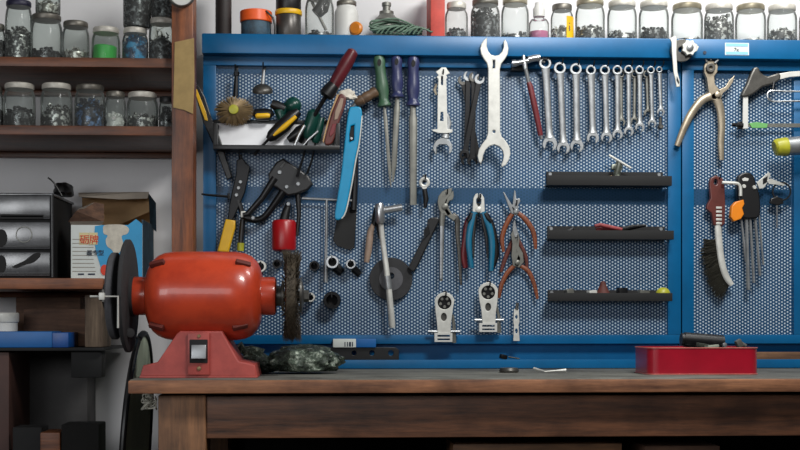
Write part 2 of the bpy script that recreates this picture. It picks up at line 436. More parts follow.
# cooling slots at the four visible corners of the body
for (px, py, lr) in ((161, 265, -1), (245, 265, 1), (160.5, 326, -1), (242, 326, 1)):
    dz = (296-py)*s; rr = 42.2*s; dy = -math.sqrt(max(rr*rr-dz*dz, 0))
    c = Vector((W(px, 296, YG).x, YG+dy, ax.z+dz)); tilt = math.atan2(dz, -dy)
    sl = MB().obox(c, (15*s, 5*s, 5.2*s), (-tilt, lr*.22*(1 if dz > 0 else -1), lr*.30), .0015)
    sl.build('cooling_slot', M['slot'], gr)
# shaft, left wheels
MB().lathe(ax, [(5*s, gx(100)), (5*s, gx(131))], (1, 0, 0), 16).lathe(ax, [(5*s, gx(276)), (5*s, gx(306))], (1, 0, 0), 16).build('shaft', 'steeldark', gr)
wc = W(128, 296, YG).x
MB().lathe((wc-.004, YG, ax.z), [(2*s, 0), (54*s, 0), (56*s, .002), (56*s, .008), (54*s, .010), (20*s, .010), (20*s, .016), (8*s, .018)], (1, 0, 0), 48).build('backing_wheel', 'stonedark', gr)
wc = W(114.5, 295.5, YG).x
MB().lathe((wc-.006, YG, ax.z), [(2*s, 0), (41*s, 0), (43*s, .003), (43*s, .012), (41.5*s, .014), (3*s, .014)], (1, 0, 0), 48).build('grinding_wheel', 'stone', gr)
MB().lathe((wc-.02, YG, ax.z), [(12*s, 0), (12*s, .014)], (1, 0, 0), 6).build('wheel_nut', 'steeldark', gr)
m = MB(); YR = 2.345
m.pt([(90, 296.5), (118, 296.5), (118, 328)], 1.1, YR, 8)
m.build('tool_rest_rod', 'zinc', gr)
MB().lathe((W(129.5, 333, 2.42).x, YG-.04, W(128, 333, 2.42).z), [(5*s, 0), (4.4*s, .005), (3*s, .006)], (.6, -1, 0), 16).build('guard_bolt', 'stonedark', gr)
MB().pbox(98.5, 292.5, 104.2, 300, YR-.006, .012, .002).build('rest_bolt', 'zinc', gr)
# wire wheel
bw = W(292, 296, YG).x; random.seed(3)
m = MB().lathe((bw-.010, YG, ax.z), [(6*s, 0), (38*s, -.001), (41*s, .002), (41*s, .018), (38*s, .021), (6*s, .020)], (1, 0, 0), 40)
for i in range(1300):
    a = random.uniform(0, 2*PI); o = random.uniform(-.016, .016); L = random.uniform(43.5, 48.5)*s
    d = Vector((0, math.cos(a), math.sin(a))); t = Vector((0, -d.z, d.y))
    b = Vector((bw+o*.75, YG, ax.z))+d*36*s; e = Vector((bw+o*1.25, YG, ax.z))+d*L+t*random.uniform(-3, 3)*s
    w = Vector((1, 0, 0))*.0009; q = t*.0009
    vs = [m.bm.verts.new(x) for x in (b+w+q, b-w+q, b-q*1.4, e)]
    m.bm.faces.new((vs[0], vs[1], vs[3])); m.bm.faces.new((vs[1], vs[2], vs[3])); m.bm.faces.new((vs[2], vs[0], vs[3]))
m.build('wire_wheel', 'bristle', gr)
MB().lathe(ax, [(10*s, gx(276)), (10*s, gx(281)), (15*s, gx(282)), (15*s, gx(284))], (1, 0, 0), 24).lathe(ax, [(17*s, gx(300)), (16*s, gx(302)), (8*s, gx(304))], (1, 0, 0), 24).build('flange', 'steeldark', gr)
MB().lathe(ax, [(6*s, gx(304)), (6*s, gx(309))], (1, 0, 0), 6).build('wheel_nut', 'steeldark', gr)
# pedestal
YP = 2.39
m = MB()
prof2 = [(139.5, 377), (143, 365.5), (157.5, 362), (176.5, 334), (180, 331), (222, 331), (224, 335), (239, 361), (255, 364.5), (257.5, 377)]
m.plate(prof2, YP, .14, bevel=.003)
m.build('pedestal', 'grinderbase', gr)
sp_ = MB().pbox(187.5, 333, 209.5, 375, YP-.006, .02, .002).build('switch_plate', 'grinderbase', gr)
MB().pbox(189.5, 339.5, 207.5, 363, YP-.0085, .006, .001).build('switch_surround', 'blackmat', sp_)
MB().obox(W(198.8, 352, YP-.012), (14.5*S(YP), .006, 14*S(YP)), (-.18, 0, 0), .0015).build('switch_rocker', 'steel', sp_)
MB().lathe(W(199, 368.5, YP-.006), [(2.2*S(YP), 0), (2*S(YP), .002), (1*S(YP), .003)], (0, -1, 0), 14).build('screw', 'brass', sp_)
MB().lathe(W(199, 336, YP-.006), [(1.8*S(YP), 0), (1.5*S(YP), .002)], (0, -1, 0), 14).build('screw', 'brass', sp_)
m = MB().box(W(139.5, 377, YP).x, W(257.5, 377, YP).x, YP, YP+.14, BENCH, W(199, 377, YP).z+.002, .001); m.build('foot_plate', 'grinderbase', gr)

# ================================================================== things on the bench
# red tin: low oblong box with rounded corners
YT = 2.47
x0, x1 = W(649, 372, YT).x, W(760, 372, YT).x; d = .13; zt = W(700, 347.5, YT).z; r = .022
def rrect(x0, x1, y0, y1, r, n=8):
    o = []
    for cx, cy, a0 in ((x1-r, y1-r, 0), (x0+r, y1-r, PI/2), (x0+r, y0+r, PI), (x1-r, y0+r, 3*PI/2)):
        o += [(cx+r*math.cos(a0+PI/2*i/n), cy+r*math.sin(a0+PI/2*i/n)) for i in range(n+1)]
    return o
tin = thing('tin_tray', 'red oblong tin tray with rounded corners holding hardware', 'tin', ((x0+x1)/2, YT+d/2, BENCH))
m = MB()
def loop_stack(m, levels):
    rings = [[m.bm.verts.new((x, y, z)) for x, y in o] for o, z in levels]
    for a, b in zip(rings, rings[1:]):
        for k in range(len(a)): m.bm.faces.new((a[k], a[(k+1) % len(a)], b[(k+1) % len(a)], b[k]))
    return rings
rg = loop_stack(m, [(rrect(x0, x1, YT, YT+d, r), BENCH+.001), (rrect(x0, x1, YT, YT+d, r), zt), (rrect(x0+.0015, x1-.0015, YT+.0015, YT+d-.0015, r), zt), (rrect(x0+.0015, x1-.0015, YT+.0015, YT+d-.0015, r), BENCH+.004)])
m.bm.faces.new(rg[0]); m.bm.faces.new(rg[-1])
m.build('tray_body', 'red', tin)
for z_ in (BENCH+.0012, zt-.001):
    m = MB(); o = [Vector((x, y, z_)) for x, y in rrect(x0-.0008, x1+.0008, YT-.0008, YT+d+.0008, r)]
    m.tube(o+[o[0]], .0011, 6, cap=False); m.build('rim', mat('rim_paint', (206, 120, 110), .4, .3), tin)
yy = YT+.075
o = MB().tube([W(684, 339.5, yy), W(723, 342.5, yy)], 7.5*S(yy), 20).tube([W(681, 339.3, yy), W(684.5, 339.5, yy)], 6.5*S(yy), 20).build('black_roller', 'black', None); tag(o, 'black cylinder lying in the red tin tray', 'cylinder')
o = MB().obox(W(703, 345.5, YT+.04), (.024, .015, .008), (.1, .15, .3), .002).obox(W(711, 346.6, YT+.035), (.03, .01, .006), (0, -.1, .1), .002).build('metal_clip', 'olive', None); tag(o, 'greenish metal clip showing above the red tin rim', 'clip')
o = MB().lathe(W(724, 345.2, YT+.04), [(.003, -.004), (.005, 0), (.005, .004), (.002, .005)], (.3, -1, .2), 6).build('nut', 'steel', None); tag(o, 'single bright nut in the middle of the red tin', 'nut')
o = MB().obox(W(739, 343.6, YT+.04), (.012, .010, .016), (0, -.5, .2), .002).tube([W(737, 340.5, YT+.04), W(746, 346, YT+.04)], .0035, 10).build('hinge_bracket', 'graymetal', None); tag(o, 'grey hinge bracket at the right end of the red tin', 'bracket')
o = MB().box(W(740, 356, 2.82).x, W(900, 356, 2.82).x, 2.815, 2.832, BENCH+.0066, W(780, 352, 2.815).z, .002).build('wood_strip', 'plank', None); tag(o, 'pale wooden strip lying in the lower blue tray right of the red tin', 'board')
m = MB(); rnd = random.Random(21); zp = zt-.006
m.plate([(655, 350), (753, 350), (753, 371), (655, 371)], YT+.008, .11)
for v in m.bm.verts: v.co.z = min(max(v.co.z, BENCH+.006), zp-.004)
for i in range(110):
    p = Vector((rnd.uniform(x0+.012, x1-.012), rnd.uniform(YT+.012, YT+d-.015), zp+rnd.uniform(-.004, .001))); dd = Vector((rnd.uniform(-1, 1), rnd.uniform(-1, 1), rnd.uniform(-.2, .3))).normalized()*.008
    m.tube([p-dd*.5, p+dd*.5], .0022, 6)
o = m.build('loose_screws', 'nutsdark', None); tag(o, 'loose dark screws filling the red tin tray to its rim', 'screws', None, 'stuff')
# plastic bag full of bolts
def blob(m, c, sz, seed, amp=.22, sub=5):
    from mathutils import noise as N
    g = bmesh.ops.create_icosphere(m.bm, subdivisions=sub, radius=1)['verts']
    for v in g:
        q = v.co.copy(); k = 1+amp*N.noise(q*2.2+Vector((seed, 0, 0)))+amp*.55*N.noise(q*6+Vector((0, seed, 0)))+amp*.3*abs(N.noise(q*13))
        z = q.z*k
        if z < -.55: z = -.55+(z+.55)*.1
        v.co = Vector((c[0]+q.x*k*sz[0], c[1]+q.y*k*sz[1], c[2]+z*sz[2]))
yb = 2.58
m = MB(); c = W(303, 357, yb); blob(m, (c.x, yb, BENCH+.022), (37*S(yb), .055, .032), 3)
c = W(255, 357, yb); blob(m, (c.x, yb+.01, BENCH+.0155), (20*S(yb), .04, .026), 8)
lo = min(v.co.z for v in m.bm.verts)
for v in m.bm.verts: v.co.z += BENCH+.0005-lo
c = W(241, 352, yb)
m.tube([W(262, 356, yb), W(250, 351, yb), W(243, 350, yb-.01), W(238, 346, yb-.015)], [.016, .012, .008, .012], 9, .5)
o = m.build('parts_bag', 'bag', None, True, 60); tag(o, 'crumpled dark plastic bag of bolts behind the grinder', 'bag')
# black bracket strip, white and blue carton in the lower tray
ytr = 2.83
o = MB().plate([(322, 347.5), (396, 347.5), (399, 350), (399, 362), (322, 362)], ytr, .012, [circ(354, 353, 2.4), circ(372, 353, 2.6), circ(391, 353, 2.8)]).build('slotted_bracket', 'black', None); tag(o, 'black bracket strip with three holes in the lower blue tray', 'bracket')
t = thing('carton', 'small white and blue carton lying on the black bracket strip', 'box', W(354, 348, ytr))
zb = W(354, 347.3, ytr).z
a, b_, c_ = (W(x, 345, ytr-.008).x for x in (333, 356, 376))
h = W(354, 339, ytr-.008).z
MB().box(a, b_, ytr-.01, ytr+.03, zb, h, .001).build('white_half', 'boxwhite', t); MB().box(b_, c_, ytr-.01, ytr+.03, zb, h, .001).build('blue_half', 'bluebox', t)
MB().pbox(344.5, 342, 345.5, 346.5, ytr-.0106, .0005).pbox(347, 342, 348, 346.5, ytr-.0106, .0005).pbox(349, 342, 351, 346.5, ytr-.0106, .0005).pbox(352, 342, 353, 346.5, ytr-.0106, .0005).build('barcode_print', 'darkink', t, False)
# small loose things
yb = 2.60
o = MB().lathe((W(509, 370, yb).x, yb, BENCH+.0005), [(.006, .0), (.019, 0), (.020, .004), (.018, .009), (.010, .0095), (.006, .007), (.006, 0)], (0, 0, 1), 24, False).build('bearing', 'steeldark', None); tag(o, 'small dark ring bearing lying on the bench below the clamps', 'bearing')
o = MB().tube([W(534, 367.5, yb+.03), W(545, 370.5, yb), W(556, 369.6, yb), W(566, 369, yb)], [.003, .0015, .0015, .0034], 8).build('bent_pin', 'zinc', None); tag(o, 'thin bent metal pin lying on the bench edge of the tray', 'pin')
for v in o.data.vertices: pass
zz = min(v.co.z for v in o.data.vertices)+o.location.z
o.location.z += BENCH+.0004-zz
yq = 2.812
zq = W(300, 360, YLT).z
o = MB().obox((W(503, 356, yq).x, 2.806, zq+.006), (.016, .012, .010), (0, .2, .3), .003).tube([(W(508, 357, yq).x, 2.806, zq+.006), (W(519, 359, yq).x, 2.806, zq+.0018)], .0016, 8).build('thumb_screw', 'iron', None); tag(o, 'black thumb screw lying on the lower blue tray lip', 'screw')
# ================================================================== tools on the pegboard
YT_ = 2.845           # usual depth of the front of a hanging tool
def hook(px, py, label, rise=3.0):
    t = MB(); r = .0016
    a = W(px, py, YS); 
    t.tube([(a.x, YS+.002, a.z), (a.x, YS-.030, a.z), (a.x, YS-.036, a.z+.004), (a.x, YS-.038, a.z+.010)], r, 8)
    t.box(a.x-.004, a.x+.004, YS-.0026, YS-.0004, a.z-.004, a.z+.012, .0006)
    return tag(t.build('peg_hook', 'black', None), label, 'hook', 'black peg hooks on the blue panel')
# ---- ten combination wrenches
WR = [((545.3, 63), 6.2, (550, 144), 7.4, 3.6), ((560, 68), 6.2, (563.5, 148), 6.6, 3.3), ((576, 69), 6.0, (577, 146), 6.8, 3.4),
      ((591, 70), 5.2, (593, 138), 6.2, 3.4), ((605, 70), 5.2, (606.7, 137.5), 5.8, 3.0), ((617.5, 70), 5.0, (617.8, 134.5), 5.3, 2.6),
      ((628.7, 69.5), 4.6, (629, 131.5), 5.0, 2.3), ((639.7, 70), 4.5, (640, 127.5), 4.9, 2.3), ((651, 70), 4.0, (652.4, 123.5), 4.3, 2.0),
      ((659.5, 69.5), 3.2, (661, 112), 4.0, 1.9)]
def open_jaw(c, r, ang, slot):
    """C-shaped jaw outline, opening along ang"""
    a = math.asin(slot/r); pts = []
    n = 16
    for i in range(n+1):
        t = ang+a+(2*PI-2*a)*i/n; pts.append((c[0]+r*math.cos(t), c[1]+r*math.sin(t)))
    dx, dy = math.cos(ang), math.sin(ang)
    q = lambda u, v: (c[0]+dx*u-dy*v, c[1]+dy*u+dx*v)
    pts += [q(-r*.05, -slot), q(-r*.32, -slot*.55), q(-r*.32, slot*.55), q(-r*.05, slot)]
    return pts
def wrench(ring, rr, op, ro, hw, label, Y=YT_, m_='steel', name='combination_wrench', grp='row of combination wrenches on hooks', tilt=.26):
    rt = thing(name, label, 'wrench', W(ring[0], ring[1], Y), grp)
    d = Vector((op[0]-ring[0], op[1]-ring[1])); L = d.length; d.normalize(); ang = math.atan2(d.y, d.x)
    MB().plate(circ(ring[0], ring[1], rr, 24), Y-.0015, .008, [circ(ring[0], ring[1], rr*.58, 12)], .0012).build('ring_end', m_, rt)
    a = (ring[0]+d.x*rr*.85, ring[1]+d.y*rr*.85); b = (op[0]-d.x*ro*.8, op[1]-d.y*ro*.8)
    m = MB(); c1, c2 = W(*a, Y+.0025), W(*b, Y+.0025)
    m.tube([c1, c1.lerp(c2, .08), c1.lerp(c2, .2), c1.lerp(c2, .85), c1.lerp(c2, .95), c2], [hw*1.25*S(Y), hw*1.05*S(Y), hw*S(Y), hw*.92*S(Y), hw*1.05*S(Y), hw*1.5*S(Y)], 12, .42)
    m.build('shank', m_, rt)
    MB().plate(open_jaw(op, ro, ang+tilt, ro*.5), Y-.0005, .006, (), .001).build('open_jaw', m_, rt)
    return rt
for i, (r_, rr, o_, ro, hw) in enumerate(WR):
    nm = ['longest combination wrench, first of the row beside the red handled hammer'] + ['steel combination wrench, %s from the left in the row of ten' % ORD[k] for k in range(1, 9)] + ['shortest combination wrench at the right end of the row']
    wrench(r_, rr, o_, ro, hw, nm[i])
    hook(r_[0], r_[1]-rr*.36, 'black hook holding the %s combination wrench from the left' % ORD[i])
for i, (x0_, y0_, x1_, y1_) in enumerate(((621, 74, 621.5, 122), (635, 74, 634.5, 121), (647, 74, 648.2, 113))):
    wrench((x0_, y0_), 3.8, (x1_, y1_), 4.2, 1.8, 'small steel wrench tucked behind the %s wrenches of the row' % ('sixth and seventh', 'seventh and eighth', 'eighth and ninth')[i], Y=2.857, m_='graymetal', name='small_wrench', grp='small wrenches behind the row')
o = MB().lathe(W(660.3, 127, YT_), [(2.6*S(YT_), -.004), (2.6*S(YT_), .006), (1.8*S(YT_), .008)], (0, -1, 0), 12).pt([(660.6, 117, .004), (660.3, 126, .002)], [1.3, 1.6], YT_, 8).build('socket_key', 'steeldark', None)
tag(o, 'small dark socket key hanging under the shortest wrench', 'wrench')
# ---- red handled hammer left of the wrenches
t = thing('tack_hammer', 'slim hammer with dark red handle and chrome head left of wrenches', 'hammer', W(526, 62, YT_))
MB().pt([(512, 63.5), (516, 63), (516.5, 63), (524, 61.6), (530, 60.4)], [3.6, 3.6, 2.7, 2.7, 2.5], YT_-.012, 14).pt([(528, 59.5), (534, 58.2), (537, 57.8), (540, 57.5)], [3.4, 3.6, 3.6, 3.2], YT_-.012, 14).pt([(523.5, 55.5), (524, 61), (525.5, 69)], [1.8, 2.6, 2.4], YT_-.012, 12).build('hammer_head', 'chrome', t)
MB().pt([(525.5, 68, -.012), (529, 84, -.008)], [2, 2], YT_, 10).pt([(540.3, 134), (541.8, 139)], [2.1, 1.6], YT_, 10).build('shaft', 'steel', t)
MB().pt([(528.4, 82, -.008), (530, 86, -.007), (535, 108, -.004), (540.6, 135.5, 0)], [2.2, 3.0, 3.2, 2.6], YT_, 12).build('grip', 'redh', t)
MB().pbox(511.5, 64, 528, 70.5, 2.852, .018, .002).build('head_shadow_block', 'black', t)  # black block painted in as the shadow beneath the hammer head
o = MB().pt([(537, 60.5), (539, 61.2), (545, 62)], [1.2, 1.2], 2.85, 8).build('holder_pin', 'steel', None); tag(o, 'steel pin behind the chrome hammer head', 'pin')
# ---- double ended big spanner
t = thing('open_end_spanner', 'biggest spanner, pale grey, open jaws at both ends', 'spanner', W(494, 62, YT_))
out = [(487.3, 37.2), (484.2, 39.5), (481.4, 43.5), (480.2, 48.5), (481.2, 54), (484, 59), (487, 63), (488.2, 69), (488.2, 100), (488, 133), (486.4, 138.5), (482.3, 143.5), (478.8, 149.5), (477.6, 156), (478.8, 161.5), (481, 163.8),
       (482.4, 160.5), (483.2, 155.5), (485.5, 150), (489.5, 146), (494.5, 144.6), (499.6, 146.6), (502.8, 150.5), (503.8, 155.5), (503, 160.5), (501.3, 165.2), (502.4, 167), (505.8, 165.2), (509, 160), (510.6, 153.5), (509.4, 146.5), (506, 141), (501.8, 136.5), (500.2, 131), (500.2, 100), (500, 69), (501.5, 63.5), (505, 59), (507.8, 54), (508.6, 48.5), (507.4, 43), (505.2, 39.2),
       (503.5, 41.5), (503.8, 46.5), (502.2, 51.5), (499, 54.8), (495, 55.6), (491, 54.5), (488.2, 51), (486.8, 46), (487, 41.5)]
MB().plate(out, 2.818, .009, [[(493, 60), (495, 60), (494.9, 65), (495, 68), (492.6, 68.2), (493.2, 65)], circ(494, 131.5, 1.5, 10)], .0016).build('spanner_body', 'zinc', t)
hook(494, 61.5, 'black hook under the top jaw of the biggest spanner')
# ---- flat pale multi-tool with jaw
t = thing('flat_multi_wrench', 'pale flat steel multi wrench with slots and crossbar', 'wrench', W(443, 70, YT_))
out = [(439.6, 69), (441.6, 67.2), (446, 67.4), (447, 69.2), (450, 73.2), (446.2, 75), (447.4, 77.2), (446.4, 79), (447, 100), (447.4, 129), (453, 129.5), (452, 132.5), (447, 133.2), (438.4, 133), (432.6, 131), (432.2, 129.4), (437.4, 129), (437.6, 100), (438.4, 79), (436.6, 77), (438.6, 75), (435.8, 71.8)]
MB().plate(out, YT_-.004, .004, [[(441.2, 76), (443, 76), (443, 85), (440.8, 85)], [(440.8, 112), (443.2, 112), (443.6, 121), (439.8, 121)]], .0008).build('flat_blade', 'zinc', t)
MB().plate(open_jaw((442.8, 147.5), 9.6, 1.5708, 6.2), YT_, .006, (), .001).build('hook_jaw', 'steel', t)
MB().pt([(446.5, 114, .003), (449, 123, .003), (447, 130, .003), (445, 138, .002)], [2.2, 2.6, 3, 4], YT_, 10, .5).build('jaw_arm', 'steel', t)
MB().pt([(436.5, 84, .003), (434.5, 90, .003), (436.5, 95, .003)], [1.2, 1.6, 1.2], YT_, 8).build('side_lug', 'tan', t)
hook(442, 77, 'black hook through the slot of the pale multi wrench')
# ---- bundle of dark spanners
for i, (a, b, lab) in enumerate((((463, 80), (478.5, 158), 'dark spanner of the bundle whose top end is leftmost'), ((468.5, 76), (466, 160), 'dark spanner second from left in the crossing bundle'),
                               ((474, 77), (472.5, 161), 'dark spanner third from left in the crossing bundle'), ((479.5, 79), (464.5, 155), 'dark spanner of the bundle whose top end is rightmost'))):
    Y = 2.852-.005*i
    rt = thing('dark_spanner', lab, 'spanner', W(*a, Y), 'bundle of dark spanners beside the big spanner')
    d = Vector(b)-Vector(a); an = math.atan2(d.y, d.x)
    MB().plate(open_jaw(a, 5.2, an+PI+.3, 2.5), Y, .004, (), .0008).build('upper_jaw', 'steel' if i in (1, 3) else 'steeldark', rt)
    MB().plate(open_jaw(b, 5.2, an-.3, 2.5), Y, .004, (), .0008).build('lower_jaw', 'iron', rt)
    d.normalize(); p = Vector((-d.y, d.x)); A = Vector(a)+d*4; B = Vector(b)-d*4
    MB().plate([A+p*3, A+d*8+p*2.4, B-d*8+p*2.4, B+p*3, B-p*3, B-d*8-p*2.4, A+d*8-p*2.4, A-p*3], Y+.0006, .003, (), .0008).build('shank', 'iron', rt)
# ---- files
def file_(label, top, bot, tip, hr, br, mat_, flat=False):
    t = thing('hand_file', label, 'file', W(*top, YT_))
    T, B, P = Vector(top), Vector(bot), Vector(tip); q = lambda f: T.lerp(B, f)
    rr = [hr*.35, hr*.75, hr*.92, hr*.82, hr*.8, hr*.95, hr*.98, hr*.72, hr*.8, hr*1.05, hr*1.02, hr*.7]
    w = [W(*q(f), YT_) for f in (0, .03, .12, .25, .4, .55, .7, .84, .9, .95, .985, 1)]
    h = MB().tube(w, [r*S(YT_) for r in rr], 16, .85).build('handle', mat_, t)
    c = q(.14)
    MB().plate(circ(c.x, c.y, hr*.3, 12, hr*.52), YT_-hr*.84*S(YT_), .003, (), .0004).build('hang_hole', 'blackmat', h)
    MB().pt([B, B.lerp(P, .08), B.lerp(P, .12), B.lerp(P, .8), P], [br*.7, br*.75, br, br*.85, br*(.2 if not flat else .85)], YT_, 10, .5).build('blade', 'graymetal', t)
file_('green handled thin file, leftmost of three hanging files', (378.5, 55), (384.5, 107), (391, 187), 6.6, 2.1, 'greenh')
file_('blue handled narrow file between the green and wide files', (396.5, 55.5), (397.5, 98), (393, 182), 6.4, 3.2, 'navy')
file_('blue handled wide flat file, rightmost of the three files', (413.5, 56), (413, 106.5), (413.2, 205), 6.8, 4.2, 'navy', True)
for px, w_ in ((379, 'green'), (396, 'narrow blue'), (413.6, 'wide blue')): hook(px, 58, 'hook at the top of the %s handled file' % w_)
# ---- small ring spanner with black shank
t = thing('ring_key', 'small black key with bright ring below the wide file', 'key', W(424.5, 183, YT_))
MB().ring(W(424.5, 182.5, YT_), 4.0*S(YT_), 1.7*S(YT_), (0, 1, 0), 24).plate([(421, 186), (428, 186), (425.4, 190), (423.6, 190)], YT_-.003, .005).build('ring', 'zinc', t)
MB().pt([(424.5, 189), (426, 199), (425, 208)], [2.4, 2.8, 1.6], YT_, 10).build('shank', 'black', t)
hook(424.5, 180.5, 'hook inside the bright ring below the wide file')
# ---- pliers
def pliers(label, jaws, jm, pivot, pr, handles, hm, Y=YT_, grip=None, cat_='pliers', name='pliers', flat=.62, hn=5):
    t = thing(name, label, cat_, W(*pivot, Y))
    for pts, th in jaws: MB().plate(pts, Y-.001, th, (), .0012).build('jaw', jm, t)
    for k, (pts, rad) in enumerate(handles):
        MB().pt(pts, rad, Y+.003+.002*k, 12, flat, hn).build('handle', hm[k] if isinstance(hm, (list, tuple)) else hm, t)
    p = W(*pivot, Y-.001)
    MB().lathe(p, [(pr*S(Y), -.004), (pr*S(Y), .003), (pr*.6*S(Y), .0045)], (0, -1, 0), 16).build('pivot', jm, t)
    return t
t = pliers('grey water pump pliers with curved jaws and bare legs',
    [([(452.5, 188), (448, 188.6), (442, 191.5), (438.6, 196), (437.6, 202), (439, 209), (441.5, 214.5), (448, 216), (451.5, 214.5), (447.6, 208.5), (446.6, 203.5), (448, 198.5), (451, 195)], .012),
     ([(453.4, 190), (454, 196), (453, 199.5), (449.5, 201), (447.5, 204.5), (449.5, 209), (452.2, 214), (456.5, 217.5), (454, 221), (448, 217), (444.5, 211), (443.5, 205), (445.5, 199.5), (450, 194)], .009)], 'graymetal', (445, 206.5), 3.2,
    [([(443, 213), (442, 222), (442, 240), (441.4, 262), (441, 281)], [3.6, 2.6, 2.1, 1.9, 1.6]), ([(452, 215), (457, 220), (457.5, 234), (459, 252), (461, 285)], [3.4, 3.0, 2.4, 1.9, 1.3])], ['graymetal', 'steeldark'])
MB().pt([(441.9, 226), (441.6, 245), (441.2, 279)], [2.0, 1.8, 1.4], YT_-.0015, 10, .6).build('bright_leg_face', 'steel', t)
hook(446, 195, 'hook above the jaws of the water pump pliers')
pliers('teal handled diagonal cutters with bright steel head',
    [([(478, 193), (475.5, 194), (473.5, 198), (473, 205), (472.6, 213), (477.8, 213), (478, 206), (476.4, 203.5), (476.2, 199.5), (478, 197)], .011), ([(479.6, 193), (482, 194), (484.2, 198), (484.6, 205), (485, 213), (479.4, 213), (479.6, 206), (481.2, 203.5), (481.4, 199.5), (479.6, 197)], .011)], 'zinc', (478.6, 209.5), 3.0,
    [([(474.5, 212), (473, 220), (470.2, 230), (469, 246), (471.5, 268)], [3.8, 3.8, 3.5, 3.2, 2.2]), ([(482.5, 212), (485, 219), (489.5, 229), (492, 246), (491, 271)], [3.8, 3.9, 3.5, 3.2, 2.2])], 'teal', YT_-.006, flat=.8)
t_ = [o for o in scene.objects if o.type == 'EMPTY'][-1]
for p_ in ([(472, 213), (470, 218), (467.6, 221), (466.6, 219)], [(485, 213), (488, 218), (491, 221.4), (492.4, 219.4)]): MB().pt(p_, [2.4, 3.0, 2.4, 1], YT_-.004, 10).build('thumb_guard', 'black', t_)
for p_ in ([(476.4, 214), (475, 224), (473.4, 238), (473.6, 258)], [(481, 214), (483.4, 224), (486.6, 238), (487.6, 258)]): MB().pt(p_, [1.2, 1.6, 1.6, .8], YT_-.007, 8).build('dark_inlay', 'black', t_)
hook(478.8, 200, 'hook inside the jaws of the teal diagonal cutters')
pliers('red and black handled pliers hanging behind the teal cutters',
    [([(474, 203), (483, 203), (484, 216), (473, 216)], .008)], 'steeldark', (478.5, 212), 3,
    [([(474, 214), (468, 222), (466, 238), (463.6, 256), (465.5, 268)], [3.2, 3.4, 3.4, 3.4, 2.4]), ([(483, 214), (490, 222), (494.5, 238), (496, 254), (493, 267)], [3.2, 3.4, 3.2, 3, 2.2])], ['redh', 'black'], 2.857)
# orange-brown handled pliers, two pairs one over the other
pliers('upper orange-brown handled pliers with spread bright tips',
    [([(503, 191.6), (504.6, 192.6), (509, 200), (513.5, 207), (518.5, 212), (517, 215.5), (511.5, 213.5), (508.5, 206)], .008), ([(514.4, 190), (515.6, 191), (516.4, 199), (519.5, 198), (520.5, 201), (518, 206), (519, 213), (514, 214), (511.5, 207), (513, 203.5), (513.5, 198)], .009)], 'steel', (515.5, 211.5), 2.4,
    [([(514, 212), (509, 219), (504, 230), (502, 240), (503.6, 252)], [2, 2.5, 2.4, 2.2, 1.5]), ([(518, 213), (525, 219), (532, 229), (534.6, 238), (535.5, 249)], [2.2, 2.7, 2.6, 2.3, 1.5])], 'orangeh')
hook(514.5, 206, 'hook between the jaws of the upper orange-brown pliers')
pliers('lower orange-brown handled pliers hanging wide open below another pair',
    [([(511, 234), (513, 230), (515, 238), (517, 240), (517, 252), (521, 258), (518.5, 267), (513, 266), (511.5, 256), (512.5, 244)], .008), ([(518.5, 233), (519.8, 238), (519, 246), (523, 253), (524, 262), (519, 268), (514, 265), (517.6, 256), (516.5, 246)], .008)], 'graymetal', (517.3, 262.5), 2.6,
    [([(516, 264), (508, 272), (502.5, 282), (500.2, 290), (499, 298)], [2, 2.4, 2.2, 2, 1.5]), ([(519, 265), (528, 271), (533, 281), (535.6, 290), (537.4, 299)], [2, 2.4, 2.2, 2, 1.5])], 'orangeh', YT_+.004)
pliers('small tarnished pliers hanging between the orange-brown handles',
    [([(513.5, 222), (515, 219), (516.8, 228), (519, 236), (516.5, 241), (512, 237)], .006)], 'steel', (515.5, 236), 2.0,
    [([(514, 238), (508.5, 250), (504, 262), (501, 272)], [2, 2.2, 2.1, 1.4]), ([(517, 238), (522, 248), (526, 258), (527, 270)], [2, 2.2, 2.1, 1.4])], 'rust', 2.858)
